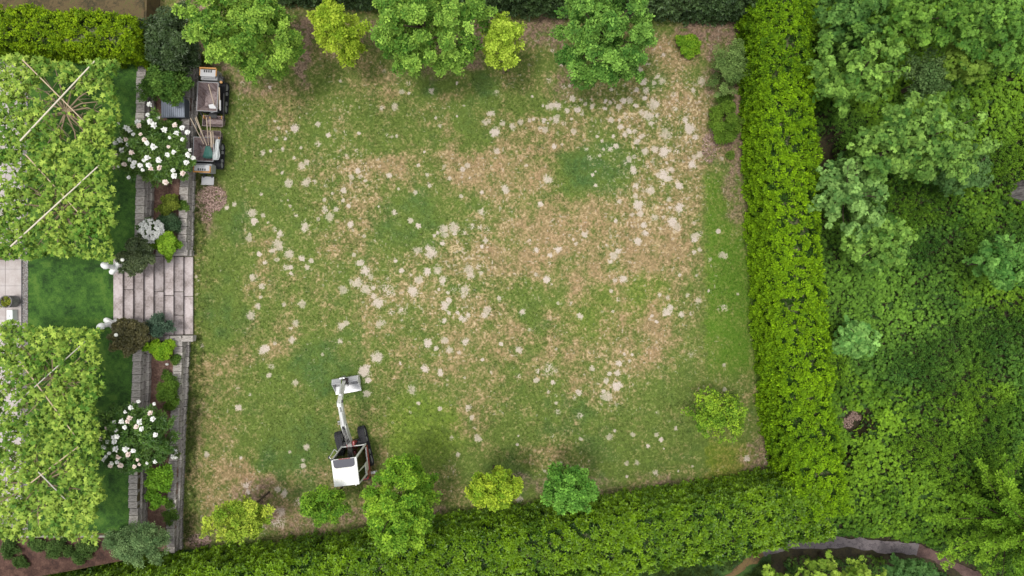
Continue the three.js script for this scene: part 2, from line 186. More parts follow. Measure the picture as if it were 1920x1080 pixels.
function lawnColor(x, z, out) {
  const q = lawnTone(x, z, zone6);
  const n1 = fbm(x * 1.3, z * 1.3, 3, 4), n2 = vn(x * 6.3, z * 6.3, 9), n3 = vn(x * 12.7, z * 12.7, 13), n4 = vn(x * 25, z * 25, 23), n5 = vn(x * 52, z * 52, 29);
  let dry = 0.33 + (n1 - .5) * .8 + (vn(x * 2.9, z * 2.9, 19) - .5) * .34 + (q[2] * .55 - q[0] * .44 - q[1] * .46 - q[3] * .46) * (.75 + .5 * n1);
  const grain = (n2 - .5) * .5 + (n3 - .5) * .62 + (n4 - .5) * .6 + (n5 - .5) * .3;
  const t = sstep(-.06, 1.06, dry + grain * .78), deep = clamp(q[1] * (.15 + .7 * n2 + .7 * n3) + (vn(x * 3, z * 3, 51) - .62) * .8), yel = clamp(q[3] * (.1 + n2 * .8 + n3 * .7)), rust = clamp((vn(x * 2.1, z * 2.1, 57) - .6) * 2.4) * sstep(.3, .8, dry);
  for (let k = 0; k < 3; k++) {
    let g = lerp(lerp(GR.green[k], GR.deep[k], deep), GR.yellow[k], yel);
    out[k] = lerp(g, lerp(GR.brown[k], GR.rust[k], rust * .7), t);
    out[k] = lerp(out[k], GR.straw[k], clamp((grain - .22) * 1.9 + q[5] * .5 * n3) * (.3 + .55 * sstep(.1, .8, dry) + q[5] * .3) * (1 - deep * .5));
    out[k] *= 1 + (n3 - .5) * .16 + (n4 - .5) * .2;
    out[k] = lerp(out[k], GR.earth[k] * (.75 + .5 * n4), clamp(q[4] * (1.15 + (n3 + n2 - 1) * 1.6)) * .88);
  }
  // the greener strip along the hedge, mown apart, with its straight edge
  const sx = (1322 - 960) / S, sz0 = (318 - 540) / S, sz1 = (690 - 540) / S;
  const strip = sstep(-.12, .16, x - sx + (n2 - .5) * .3 + (n3 - .5) * .2) * sstep(-.2, .5, z - sz0 - (x - sx) * .1) * (1 - sstep(-.4, .8, z - sz1)) * (1 - q[4]);
  const yz = sstep(-.05, .25, x - (1318 - 960) / S + (n2 - .5) * .4) * (1 - sstep(-.3, .4, x - (1392 - 960) / S + (n2 - .5) * .6)) * sstep(-.4, .5, z - (825 - 540) / S + (n2 - .5) * .5) * (1 - sstep(-.3, .2, z - (905 - 540) / S));
  for (let k = 0; k < 3; k++) { const g2 = lerp([78, 122, 30][k], [104, 138, 44][k], n4); out[k] = lerp(out[k], g2, strip * .72 * (1 - t * .3)); out[k] = lerp(out[k], lerp([108, 130, 20][k], [150, 160, 30][k], n4), yz * .32); }
  // bare patches
  let p = 0; const list = patchGrid.get(Math.floor(x * 2) * 1000 + Math.floor(z * 2));
  if (list) for (const [cx, cz, r, sp] of list) {
    const dx = x - cx, dz = z - cz, d = Math.hypot(dx, dz); if (d > r * 2.3) continue;
    const rx = x * .81 + z * .59, rz = z * .81 - x * .59, e = (vn(rx * 6.1, rz * 6.1, 61) - .5) * .75 + (vn(rx * 13.3 + z * 3, rz * 13.3, 63) - .5) * .55 + (n5 - .5) * .3;
    p = Math.max(p, sp ? clamp((1.1 - d / r + e * .8) * 1.3) * clamp((n4 + n5 - .82) * 3) * .9 : sstep(-.3, .3, .85 + .3 * hash(Math.round(cx * 40), Math.round(cz * 40), 8) - d / r + e * .8 + (n4 - .5) * .45 + (n5 - .5) * .45) * (.68 + .32 * hash(Math.round(cx * 50), Math.round(cz * 50), 5)));
  }
  // small scattered flecks where the sward is thin
  const fl = vn(x * 15, z * 15, 91), fm = vn(x * 1.3, z * 1.3, 95);
  p = Math.max(p, clamp((fl - .84 + (fm - .5) * .12 + (dry - .5) * .1 + q[5] * .16) * 8) * clamp(.35 + n5 * .6) * .8);
  const s = (hash(Math.floor(x * 120), Math.floor(z * 120), 7) - .5) * 16;
  for (let k = 0; k < 3; k++) out[k] = clamp(lerp(out[k], GR.pale[k] + (n5 - .5) * 26, p) + s, 0, 255);
  return out;
}
const LN = 2048, lc = [0, 0, 0];
const lawnTex = texture(LN, LN, (i, j) => lawnColor(LX0 + (i + .5) / LN * LW, LZ0 + (j + .5) / LN * LD, lc));
lawnTex.wrapS = lawnTex.wrapT = THREE.ClampToEdgeWrapping;
const LAWN_GAIN = 0.72;
{
  const n = 110, g = new THREE.PlaneGeometry(LW, LD, n, n).rotateX(-Math.PI / 2).translate(LX0 + LW / 2, 0, LZ0 + LD / 2), p = g.attributes.position, uv = g.attributes.uv;
  for (let i = 0; i < p.count; i++) { const x = p.getX(i), z = p.getZ(i); p.setY(i, (fbm(x * .6, z * .6, 301, 3) - .5) * .05); uv.setXY(i, (x - LX0) / LW, (z - LZ0) / LD); }
  g.computeVertexNormals();
  const bump = texture(512, 512, (i, j) => { const u = i / 512, v = j / 512, a = 255 * (.5 * vn(u * 48, v * 48, 401, 48) + .5 * vn(u * 128, v * 128, 402, 128)); return [a, a, a]; }, false);
  const bt = bump; bt.repeat.set(LW / 3, LD / 3);
  structure('lawn', g, new THREE.MeshPhysicalMaterial({ specularIntensity: .2, map: lawnTex, color: lin(LAWN_GAIN, LAWN_GAIN, LAWN_GAIN), bumpMap: bt, bumpScale: 0.02, roughness: 1 }));
}

// ---------------------------------------------------------------- terrace, beds, walls, stairs
const grassTex = speckle([[30, 58, 16], [48, 84, 26], [66, 104, 34], [86, 118, 44]], 6, 120, 25);
const terraceGrass = matte({ map: tiled(grassTex, 2.4), color: lin(.85, .85, .8), roughness: 1 });
const TZ0 = -22, TZ1 = 9.75;
structure('terrace', slabGeo([[-60, TZ0], [upperLine(TZ0) - .12, TZ0], [upperLine(-1.2) - .12, -1.2], [-14.36, -1.2], [-14.36, 1.28], [upperLine(1.28) - .12, 1.28], [upperLine(TZ1) - .12, TZ1], [-20, 11], [-60, 13]], -.02, T - .02), matte({ map: tiled(dryTex, 2), color: lin(.6, .6, .6) }));
structure('terrace_lawn', sheetGeo([[-17.47, -9.2], [upperLine(-9.2) - .2, -9.2], [upperLine(-1.2) - .2, -1.2], [-14.37, -1.2], [-14.37, 1.2], [upperLine(1.2) - .2, 1.2], [upperLine(8.85) - .2, 8.85], [-17.47, 8.85]], T), terraceGrass);
structure('dry_grass_strip', sheetGeo([[-60, TZ0], [upperLine(TZ0) - .2, TZ0], [upperLine(-9.2) - .2, -9.2], [-60, -9.2]], T + .002), matte({ map: tiled(dryTex, 2), color: lin(.6, .6, .6) }));
for (const [z0, z1] of [[-8.7, -1.22], [1.78, 9.7]])
  structure('flower_bed', slabGeo([[upperLine(z0) - .1, z0], [lowerLine(z0) - .12, z0], [lowerLine(z1) - .12, z1], [upperLine(z1) - .1, z1]], -.02, BED - .03), soilMat);

const stoneTex = speckle([[118, 112, 108], [146, 140, 136], [170, 164, 160], [190, 184, 181]], 5, 60, 35);
const stoneMats = [0.86, 0.76, 0.96, 0.68, 0.82].map((k, i) => matte({ map: tiled(stoneTex, 0.8), color: lin(k, k * (.985 + .01 * (i % 3)), k * (.96 + .015 * (i % 2))), roughness: .95 }));
const pickStone = () => stoneMats[Math.floor(R() * stoneMats.length)];
// a few variants of a hewn stone, unit length along z, width x, height y
const stoneGeos = Array.from({ length: 6 }, (_, k) => {
  const g = new RoundedBoxGeometry(1, 1, 1, 1, .05), p = g.attributes.position;
  for (let i = 0; i < p.count; i++) { const x = p.getX(i), y = p.getY(i), z = p.getZ(i), s = (q) => (hash(Math.round(x * 3) + 9, Math.round(y * 3) * 5 + Math.round(z * 3) * 11 + 40, 300 + k * 7 + q) - .5); p.setXYZ(i, x + s(0) * .13, y + s(1) * .1, z + s(2) * .03); }
  g.computeVertexNormals(); return g;
});
function stone(parent, x, y, z, w, h, l, turn = 0) {
  const m = mesh('stone', stoneGeos[Math.floor(R() * 6)], pickStone(), parent); m.position.set(x, y, z); m.scale.set(w, h, l); m.rotation.y = turn; return m;
}
function gardenWall(label, line, z0, z1, y0, y1, slope) {
  const c = thing('garden_wall', label, 'wall', V(line((z0 + z1) / 2), y0, (z0 + z1) / 2), 0, 'dry stone garden walls');
  const o = c.position, turn = Math.atan(slope), courses = Math.max(1, Math.round((y1 - y0) / .2)), hc = (y1 - y0) / courses;
  for (let k = 0; k < courses; k++) {
    let z = z0 + (k % 2 ? 0 : -.1); const cap = k === courses - 1;
    while (z < z1 - .06) {
      let l = rr(.2, .34) * (cap ? 1 : .9); if (z + l > z1 - .1) l = z1 - z;
      const zm = z + l / 2, back = (k + .5) * .035, wob = (fbm(zm * .6, k, 71, 2) - .5) * .1;
      stone(c, line(zm) - .15 - back + wob - o.x + rr(-.012, .012), y0 + hc * (k + .5) - o.y, zm - o.z, .3, hc - .008, l - .012, turn);
      z += l;
    }
  }
  // packed earth behind the stones
  mesh('earth_backing', box(.16, (y1 - y0) - .06, z1 - z0 - .05, 0, 0, 0), soilMat, c).position.set(line((z0 + z1) / 2) - .34 - o.x, (y1 - y0) / 2 - .03, 0);
  c.children.at(-1).rotation.y = turn;
  return c;
}
gardenWall('lower dry stone wall beside the two parked dumpers', lowerLine, -8.7, -1.2, -.02, BED + .06, -.036);
gardenWall('lower dry stone wall between the stairs and the dark hedge at the bottom', lowerLine, 1.95, 9.75, -.02, BED + .06, -.036);
gardenWall('upper dry stone wall behind the white flowering bush and the grey box', upperLine, -8.6, -1.3, BED - .05, T + .04, -.018);
gardenWall('upper dry stone wall edging the terrace grass below the stairs', upperLine, 1.3, 9.2, BED - .05, T + .04, -.018);
for (const [z, label] of [[-1.3, 'short stone return wall on the upper side of the stairs'], [1.86, 'short stone return wall on the lower side of the stairs']]) {
  const c = thing('return_wall', label, 'wall', V(-12.5, 0, z), 0, 'short walls flanking the stairs');
  for (let k = 0; k < 3; k++) { let x = -13.1; while (x < -11.95) { const l = rr(.3, .5); stone(c, x + l / 2 + 12.5, .09 + k * .175, rr(-.01, .01), l - .015, .165, .22); x += l; } }
}
{
  const st = thing('stone_stairs', 'wide stone garden stairs of eight grey steps', 'stairs', V(-11.93, 0, .3));
  const stepTex = speckle([[126, 118, 116], [150, 142, 141], [168, 160, 160], [182, 175, 176]], 5, 80, 45);
  const mats = [.98, .86, 1.05, .76].map((k) => matte({ map: tiled(stepTex, 1.1), color: lin(k, k * .96, k * .945) }));
  const shadedRiserMat = matte({ map: tiled(soilTex, 1), color: lin(.55, .55, .5) });  // mossy brown, darkened so the colour carries the shadow lines between steps
  for (let k = 0; k < 8; k++) {
    const low = k < 4, z0 = low ? -1.17 : -1.12, z1 = low ? 1.74 : 1.24, cuts = low ? (k % 2 ? [.12, 1.02] : [.28]) : (k === 6 ? [.1] : []);
    const zs = [z0, ...cuts.map((c) => c + rr(-.06, .06)), z1];
    for (let i = 0; i + 1 < zs.length; i++) {
      const l = zs[i + 1] - zs[i] - .016, g = box(.335, .06, l, 0, 0, 0, .012), top = .125 * (k + 1);
      { const q = g.attributes.position, uv = g.attributes.uv, ox = rr(0, 9), oz = rr(0, 9); for (let j = 0; j < q.count; j++) uv.setXY(j, q.getX(j) + q.getY(j) + ox, q.getZ(j) + q.getY(j) * .3 + oz); }
      const m = mesh('step_slab', g, k > 6 ? mats[2] : mats[(k + i * 2) % 4], st);
      m.position.set(-.152 - k * .306, top - .03, (zs[i] + zs[i + 1]) / 2 - .3);
      mesh('riser', box(.3, top - .05, l - .01, 0, 0, 0, .01), shadedRiserMat, st).position.set(-.19 - k * .306, (top - .065) / 2 - .02, (zs[i] + zs[i + 1]) / 2 - .3);
      m.rotation.z = -.006 + rr(-.004, .004);
    }
  }
}
// patio of pale tiles with a gravel edge
{
  const pt = structure('patio', slabGeo([[-24, -8.6], [-17.66, -8.6], [-17.66, 8.8], [-24, 8.8]], T - .06, T), matte({ color: lin(.2, .185, .175) }));
  const tileTex = speckle([[206, 194, 190], [216, 206, 202], [224, 215, 212], [230, 222, 220]], 3, 50, 55, 256), tm = [.56, .53, .59].map((k) => matte({ map: tiled(tileTex, .9), color: lin(k, k * .98, k * .98), roughness: .6 }));
  const tg = box(.592, .03, .592, 0, 0, 0, .004);
  for (let i = 0; i < 3; i++) for (let j = 0; j < 28; j++) { const m = mesh('paving_tile', tg, tm[(i * 7 + j * 3 + (j >> 2)) % 3], pt); m.position.set(-17.66 - .3 - i * .6, T + .012 + rr(-.001, .001), -8.2 + j * .6 + .02); }
  const gravelTex = speckle([[110, 98, 92], [160, 146, 140], [190, 178, 172], [140, 128, 122]], 20, 90, 65, 512, 1.5);
  const gs = structure('gravel_strip', sheetGeo([[-17.66, -8.8], [-17.46, -8.8], [-17.46, 8.85], [-17.66, 8.85]], T + .008), matte({ map: tiled(gravelTex, .9), color: lin(.55, .55, .55) }));
  mesh('metal_edging', box(.012, .07, 17.4, -17.665, T + .02, 0, .003), matte({ color: lin(.12, .12, .13) }), gs);
  const peb = new THREE.IcosahedronGeometry(.018, 0), pm = new THREE.InstancedMesh(peb, matte({ color: lin(1, 1, 1) }), 5200), o = new THREE.Object3D();
  pm.name = 'gravel'; pm.userData.kind = 'stuff'; pm.receiveShadow = pm.castShadow = true;
  for (let i = 0; i < 5200; i++) { o.position.set(rr(-17.65, -17.46), T + .014, rr(-8.7, 8.8)); o.rotation.set(rr(0, 6), rr(0, 6), 0); o.scale.set(rr(.6, 1.5), rr(.4, .8), rr(.6, 1.4)); o.updateMatrix(); pm.setMatrixAt(i, o.matrix); const k = rr(.16, .42); pm.setColorAt(i, lin(k, k * .95, k * .93)); }
  gs.add(pm);
  const be = thing('bed_edging', 'thin grey stone edging between terrace grass and brown bed', 'edging', V(-15.5, T, 8.95));
  for (let x = -20; x < -13.6; x += .8) mesh('edging_stone', box(.785, .1, .07), stoneMats[Math.floor(R() * 5)], be).position.set(x + .4 + 15.5, .02, rr(-.008, .008));
  structure('soil_bed', sheetGeo([[-24, 8.98], [-13.5, 8.98], [-13.5, 9.72], [-20, 10.95], [-24, 11.2]], T + .004), matte({ map: tiled(soilTex, 1.3), color: lin(.5, .42, .4) }));
}

// ---------------------------------------------------------------- foliage
const leafMat = (o) => new THREE.MeshPhysicalMaterial({ color: lin(1, 1, 1), roughness: .7, specularIntensity: .35, transmission: .2, thickness: 0, side: THREE.DoubleSide, ...o });
const M = {
  leaf: leafMat({ name: 'soft_leaf' }), gloss: new THREE.MeshPhysicalMaterial({ name: 'glossy_leaf', color: lin(1, 1, 1), roughness: .38, specularIntensity: .6, side: THREE.DoubleSide }),
  needle: leafMat({ name: 'needle', transmission: .15, roughness: .8 }),
  bark: matte({ color: lin(.13, .1, .075), map: speckle([[120, 110, 100], [170, 158, 144], [210, 200, 186]], 8, 60, 75, 256) }),
  paleBark: matte({ color: lin(.33, .28, .21), map: speckle([[170, 158, 140], [205, 194, 176], [226, 216, 200]], 8, 60, 76, 256) }),
};
function leafInto(a, b, dir, nrm, l, w, fold = .18, droop = .12) {
  const s = dir.clone().cross(nrm).normalize(), n = s.clone().cross(dir).normalize();
  const at = (t, u, h) => b.clone().addScaledVector(dir, l * t).addScaledVector(s, w * u).addScaledVector(n, h * l);
  const B = b, Lm = at(.5, -.5, fold * .5), Rm = at(.5, .5, fold * .5), Mi = at(.48, 0, 0), Tp = at(1, 0, -droop);
  for (const t of [[B, Mi, Lm], [B, Rm, Mi], [Lm, Mi, Tp], [Mi, Rm, Tp]]) for (const v of t) a.push(v.x, v.y, v.z);
}
function fromTris(a) { const g = new THREE.BufferGeometry(); g.setAttribute('position', new THREE.Float32BufferAttribute(a, 3)); g.computeVertexNormals(); return g; }
// a sprig: n leaves round an upright shoot
function sprig(seed, n, len, wid, lo, hi, rad, tall) {
  const q = rng(seed), a = [];
  for (let i = 0; i < n; i++) {
    const az = i * 2.4 + q() * .8, el = lo + (hi - lo) * q(), d = V(Math.cos(az) * Math.cos(el), Math.sin(el), Math.sin(az) * Math.cos(el));
    const b = V(Math.cos(az) * rad * q(), tall * (q() - .5), Math.sin(az) * rad * q()), k = .7 + .6 * q();
    leafInto(a, b, d, V(-Math.cos(az) * Math.sin(el) + (q() - .5) * .5, Math.cos(el), -Math.sin(az) * Math.sin(el) + (q() - .5) * .5), len * k, wid * k);
  }
  return fromTris(a);
}
// one lobed leaf (maple or plane)
function lobed(size) {
  const rads = [.25, .72, .42, .95, .5, 1, .5, .95, .42, .72, .25], a = [], c = V(0, .03 * size, 0), pts = rads.map((r, i) => { const t = -2.5 + i * .5; return V(Math.sin(t) * r * size * .62, -.05 * size * r * r, -Math.cos(t) * r * size * .62); });
  for (let i = 0; i + 1 < pts.length; i++) for (const v of [c, pts[i + 1], pts[i]]) a.push(v.x, v.y, v.z);
  return fromTris(a);
}
function lobedSprig(seed, n, size, rad) {
  const q = rng(seed), list = [];
  for (let i = 0; i < n; i++) { const az = i * 2.4 + q(), g = lobed(size * (.7 + .6 * q())); g.rotateX((q() - .5) * .9).rotateZ((q() - .5) * .9).rotateY(-az + Math.PI / 2).translate(Math.cos(az) * rad * (.3 + .8 * q()), (q() - .5) * rad * .9, Math.sin(az) * rad * (.3 + .8 * q())); list.push(g); }
  const a = []; for (const g of list) a.push(...g.attributes.position.array); return fromTris(a);
}
const G = {
  small: sprig(1, 10, .075, .05, -.1, 1.0, .05, .06), maple: lobedSprig(2, 7, .115, .09), privet: sprig(3, 9, .07, .034, .1, 1.3, .03, .07),
  laurel: sprig(4, 7, .1, .042, .0, 1.1, .03, .05), round: sprig(5, 12, .06, .045, -.2, 1.1, .06, .06), needle: sprig(6, 14, .11, .016, .1, 1.2, .04, .08),
  plane: lobed(.185), ivy: lobedSprig(7, 6, .085, .07), rhodo: sprig(8, 9, .12, .04, -.1, .7, .03, .03), bigleaf: lobedSprig(9, 5, .17, .13), fine: sprig(10, 14, .05, .028, -.1, 1.2, .07, .09),
  blade: sprig(11, 9, .1, .008, .7, 1.35, .03, .02), wood: lobedSprig(12, 6, .12, .09),
};
const q0 = new THREE.Quaternion(), q1 = new THREE.Quaternion(), m4 = new THREE.Matrix4(), v3 = V(1, 1, 1);
function scatter(name, geo, mat, items, parent) { // items: [position, direction, scale, colour]
  const im = new THREE.InstancedMesh(geo, mat, items.length); im.name = parent === scene ? numbered(name) : name; im.castShadow = im.receiveShadow = true; im.userData.kind = 'stuff';
  items.forEach(([p, d, s, c], i) => { q0.setFromUnitVectors(UPV, d); q1.setFromAxisAngle(UPV, R() * 6.283); m4.compose(p, q0.multiply(q1), v3.set(s, s * rr(.8, 1.2), s)); im.setMatrixAt(i, m4); im.setColorAt(i, c); });
  parent.add(im); return im;
}
const mixc = (a, b, t, j = .12) => { const k = 1 + (R() - .5) * 2 * j; return lin(Math.max(0, lerp(a[0], b[0], t) * k), Math.max(0, lerp(a[1], b[1], t) * k), Math.max(0, lerp(a[2], b[2], t) * k)); };
const onSphere = () => { const y = rr(-1, 1), a = rr(0, 6.2832), r = Math.sqrt(1 - y * y); return V(Math.cos(a) * r, y, Math.sin(a) * r); };
function limbGeo(a, b, r0, r1, sag = .1) {
  const mid = a.clone().lerp(b, .5).add(V(rr(-sag, sag), rr(0, sag), rr(-sag, sag)));
  return merge([rod(a, mid, r0, (r0 + r1) / 2, 6), rod(mid, b, (r0 + r1) / 2, r1, 6)]);
}
// a tree: o.c survey place of the crown's middle, o.hc its height, o.r crown radii, clumps of sprigs round the limbs' ends
function tree(o) {
  const keep = R; R = rng(o.c[0] * 131 + o.c[1] * 7 + (o.seed ?? 0));
  const ctr = gp(o.c[0], o.c[1], o.hc), g0 = o.ground ?? 0, base = V(ctr.x + (o.lean?.[0] ?? 0), g0, ctr.z + (o.lean?.[1] ?? 0));
  const t = thing(o.name ?? 'maple_tree', o.label, o.cat ?? 'tree', base, 0, o.group);
  const C = ctr.clone().sub(base), [rx, ry, rz] = o.r, bark = o.bark ?? M.bark, tr = o.trunk ?? .06;
  const top = V(C.x * 1.0, C.y + ry * .55, C.z), mid = V(C.x * .4, C.y - ry * .7, C.z * .4);
  if (!o.bush) mesh('trunk', merge([rod(V(0, -.05, 0), mid, tr * 1.25, tr, 9), rod(mid, C, tr, tr * .7, 8), rod(C, top, tr * .7, tr * .25, 7)]), bark, t);
  const lobes = Array.from({ length: 7 }, () => [onSphere(), rr(-.32, .3)]);
  const clumps = []; let tries = 0;
  for (let i = 0; i < o.n; i++) {
    const u = onSphere(); if (u.y < -.55) u.y *= -.6; u.normalize();
    let k = i % 5 === 3 ? rr(.2, .5) : rr(.66, 1.06); for (const [d, w] of lobes) k *= 1 + w * Math.max(0, u.dot(d)) ** 3 * (o.ragged ?? 1);
    const taper = o.cone ? 1 - .55 * Math.max(0, u.y) : 1;
    const cp = V(C.x + u.x * rx * k * taper, Math.max(C.y + u.y * ry * k, .12), C.z + u.z * rz * k * taper);
    if (i % 5 !== 3 && tries++ < o.n * 14 && clumps.some(([p], j) => p.distanceTo(cp) < o.cr * (o.gap ?? 2.75))) { i--; continue; }
    clumps.push([V(C.x + u.x * rx * k * taper, Math.max(C.y + u.y * ry * k, .12), C.z + u.z * rz * k * taper), u, rr(.6, 1.3) * o.cr, R()]);
  }
  for (let i = 0; i < o.n * .3; i++) { const c = clumps[Math.floor(R() * clumps.length)], u = c[1]; clumps.push([c[0].clone().addScaledVector(u.clone().add(V(rr(-.5, .5), rr(-.2, .5), rr(-.5, .5))).normalize(), c[2] * rr(1.1, 1.7)), u, o.cr * rr(.35, .6), c[3]]); }
  for (const c of clumps) if (c[0].y < .08) c[0].y = .08;
  const limbs = o.bush ? clumps.filter((_, i) => i % Math.ceil(o.n / 7) === 0) : clumps.filter((_, i) => i % Math.ceil(o.n / (o.limbs ?? 12)) === 0);
  for (const [p, u] of limbs) { const h = clamp(p.y - rr(.3, .8), o.bush ? 0 : C.y - ry, C.y + ry * .3), a = o.bush ? V(rr(-.08, .08), -.02, rr(-.08, .08)) : V(C.x * clamp(h / C.y), h, C.z * clamp(h / C.y)); mesh(o.bush ? 'stem' : 'limb', limbGeo(a, p, o.bush ? .018 : tr * .45, .008), bark, t); }
  const items = [];
  for (const [p, u, cr, tone] of clumps) {
    const n = Math.round(o.tw * (o.bush ? 1 : .92) * rr(.75, 1.25) * (cr / o.cr) ** 2);
    for (let i = 0; i < n; i++) {
      const d = onSphere(); if (d.y < -.3) d.y *= -.7; d.normalize();
      const w = p.clone().addScaledVector(d, cr * rr(.5, 1.02)); if (w.y < .06) w.y = .06;
      const dir = d.clone().add(V(u.x * .3, .55, u.z * .3)).add(V(rr(-.4, .4), 0, rr(-.4, .4))).normalize();
      items.push([w, dir, (o.ls ?? .9) * rr(.75, 1.45), mixc(o.a, o.b, Math.pow(clamp(tone * .5 + R() * .65 - .02), 1.45), .2)]);
    }
  }
  scatter(o.bush ? 'foliage' : 'crown', o.geo ?? G.small, o.mat ?? M.leaf, items, t);
  R = keep;
  return t;
}
const bush = (o) => tree({ bush: true, name: 'shrub', cat: 'shrub', ...o });

// a clipped hedge along a path of [x, z], with its core of twigs and a skin of shoots
function hedge(o) {
  const c0 = o.path[0], t = thing('hedge', o.label, 'hedge', V((o.path[0][0] + o.path.at(-1)[0]) / 2, o.y ?? 0, (o.path[0][1] + o.path.at(-1)[1]) / 2), 0, 'clipped garden hedges');
  const O = t.position, w = o.w / 2, h = o.h, segs = [];
  let total = 0;
  for (let i = 0; i + 1 < o.path.length; i++) { const a = o.path[i], b = o.path[i + 1], L = Math.hypot(b[0] - a[0], b[1] - a[1]); segs.push([a, b, L, total]); total += L; }
  const at = (s) => { const g = segs.find(([, , L, s0]) => s <= s0 + L + 1e-6) ?? segs.at(-1), k = (s - g[3]) / g[2]; const dx = (g[1][0] - g[0][0]) / g[2], dz = (g[1][1] - g[0][1]) / g[2]; return [lerp(g[0][0], g[1][0], k), lerp(g[0][1], g[1][1], k), -dz, dx]; };
  // core
  const pos = [], idx = [], N = Math.ceil(total / .35), prof = [[-.76, 0], [-.78, .5], [-.7, .84], [-.45, .89], [0, .9], [.45, .89], [.7, .84], [.78, .5], [.76, 0]];
  for (let i = 0; i <= N; i++) { const [x, z, nx, nz] = at(total * i / N); for (const [u, v] of prof) { const k = u * w + (vn(i * .7, v * 5 + u * 3, 81) - .5) * .12; pos.push(x + nx * k - O.x, v * h + (v > 0 ? (vn(i * .5, u * 3, 83) - .5) * .14 : 0), z + nz * k - O.z); } }
  const P = prof.length; for (let i = 0; i < N; i++) for (let j = 0; j + 1 < P; j++) { const a = i * P + j; idx.push(a, a + P, a + 1, a + 1, a + P, a + P + 1); }
  const cg = new THREE.BufferGeometry(); cg.setAttribute('position', new THREE.Float32BufferAttribute(pos, 3)); cg.setIndex(idx); cg.computeVertexNormals();
  mesh('twig_core', cg, matte({ color: lin(.11, .115, .055), side: THREE.DoubleSide }), t);
  const items = [], sideArea = total * h, topArea = total * o.w, add = (n, f) => { for (let i = 0; i < n; i++) items.push(f()); };
  const put = (u, v, ou, ov) => {
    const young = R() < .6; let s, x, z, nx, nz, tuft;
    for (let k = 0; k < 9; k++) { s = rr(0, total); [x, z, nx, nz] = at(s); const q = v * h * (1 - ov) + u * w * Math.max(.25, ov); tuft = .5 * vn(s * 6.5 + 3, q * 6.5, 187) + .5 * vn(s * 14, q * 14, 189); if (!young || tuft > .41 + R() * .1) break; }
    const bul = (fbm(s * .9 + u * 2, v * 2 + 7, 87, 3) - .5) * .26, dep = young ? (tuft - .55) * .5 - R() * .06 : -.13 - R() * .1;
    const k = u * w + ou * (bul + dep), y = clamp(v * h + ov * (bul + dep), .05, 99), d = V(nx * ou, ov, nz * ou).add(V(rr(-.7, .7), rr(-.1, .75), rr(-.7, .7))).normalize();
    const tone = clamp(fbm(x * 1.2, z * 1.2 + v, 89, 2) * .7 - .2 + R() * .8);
    return [V(x + nx * k - O.x, y, z + nz * k - O.z), d, (o.ls ?? 1) * rr(.75, 1.3), young ? mixc(o.a, o.b, tone, .18) : mixc(o.oldShade, o.a, R() * .6, .2)];  // older leaves set deep, their dark colour also painting shade into the gaps
  };
  const den = o.den ?? 170;
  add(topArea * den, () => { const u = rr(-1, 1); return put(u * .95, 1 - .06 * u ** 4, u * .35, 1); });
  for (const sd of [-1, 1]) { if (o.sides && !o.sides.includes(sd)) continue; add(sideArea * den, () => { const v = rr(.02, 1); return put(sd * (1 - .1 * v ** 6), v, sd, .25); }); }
  if (o.ends) add(o.w * h * den * 2, () => { const e = R() < .5 ? 0 : total, [x, z, nx, nz] = at(e), u = rr(-1, 1), v = rr(0, 1), k = e ? 1 : -1, d = V(nz * k, .25, -nx * k); const out = rr(-.1, .12); return [V(x + nx * u * w + d.x * out - O.x, v * h, z + nz * u * w + d.z * out - O.z), d.add(V(rr(-.6, .6), rr(0, .6), rr(-.6, .6))).normalize(), (o.ls ?? 1) * rr(.75, 1.3), mixc(o.a, o.b, R(), .16)]; });
  scatter('foliage', o.geo, o.mat, items, t);
  // stems at the foot
  for (let s = .4; s < total; s += o.stemGap ?? 1.1) { const [x, z] = at(s); mesh('stem', rod(V(x - O.x + rr(-.1, .1), -.02, z - O.z + rr(-.1, .1)), V(x - O.x, h * .6, z - O.z), .03, .015, 6), M.bark, t); }
  return t;
}
const gx = (px, off = 0) => (px - 960) / S + off, gz = (py, off = 0) => (py - 540) / S + off;
hedge({ label: 'tall yellow-green clipped hedge along the right side of the lawn', path: [[gx(1377, .85), gz(-80)], [gx(1386, .85), gz(150)], [gx(1396, .85), gz(400)], [gx(1408, .86), gz(600)], [gx(1423, .87), gz(760)], [gx(1452, .72), gz(890)], [gx(1466, .6), gz(930)]], w: 1.7, h: 2.6, geo: G.privet, mat: M.leaf, a: [.055, .145, .003], b: [.26, .45, .005], oldShade: [.025, .065, .01], ls: 1.0, den: 330 });
hedge({ label: 'dark green hedge along the bottom of the lawn, glossy leaves', path: [[-19.5, 12.1], [-14.5, 11.25], [gx(300), gz(1036, 1.05)], [gx(600), gz(1000, 1.05)], [gx(820), gz(965, 1.05)], [gx(1100), gz(930, 1.05)], [gx(1330), gz(904, .98)], [gx(1420), gz(893, .8)], [gx(1500), gz(880, .7)]], w: 2.0, h: 2.5, geo: G.laurel, mat: M.gloss, a: [.035, .095, .004], b: [.17, .30, .006], oldShade: [.016, .045, .006], ls: .95, den: 270 });
hedge({ label: 'dark laurel hedge behind the tree row at the top', path: [[-9.8, -11.6], [-8, -11.4], [-5.8, -11.2], [-1.2, -10.95], [4.8, -10.85], [9.4, -10.7]], w: 1.5, h: 2.6, geo: G.laurel, mat: M.gloss, a: [.025, .06, .015], b: [.085, .145, .045], oldShade: [.012, .03, .01], ls: 1.05, den: 170 });
hedge({ label: 'bright yellow-green hedge behind the trained roof trees, top left', path: [[-22, -8.95], [-17, -8.85], [-13.0, -8.6]], y: T, w: 1.3, h: 1.55, geo: G.privet, mat: M.leaf, a: [.075, .165, .003], b: [.33, .48, .005], oldShade: [.03, .065, .01], ls: 1.0, den: 330, ends: true });

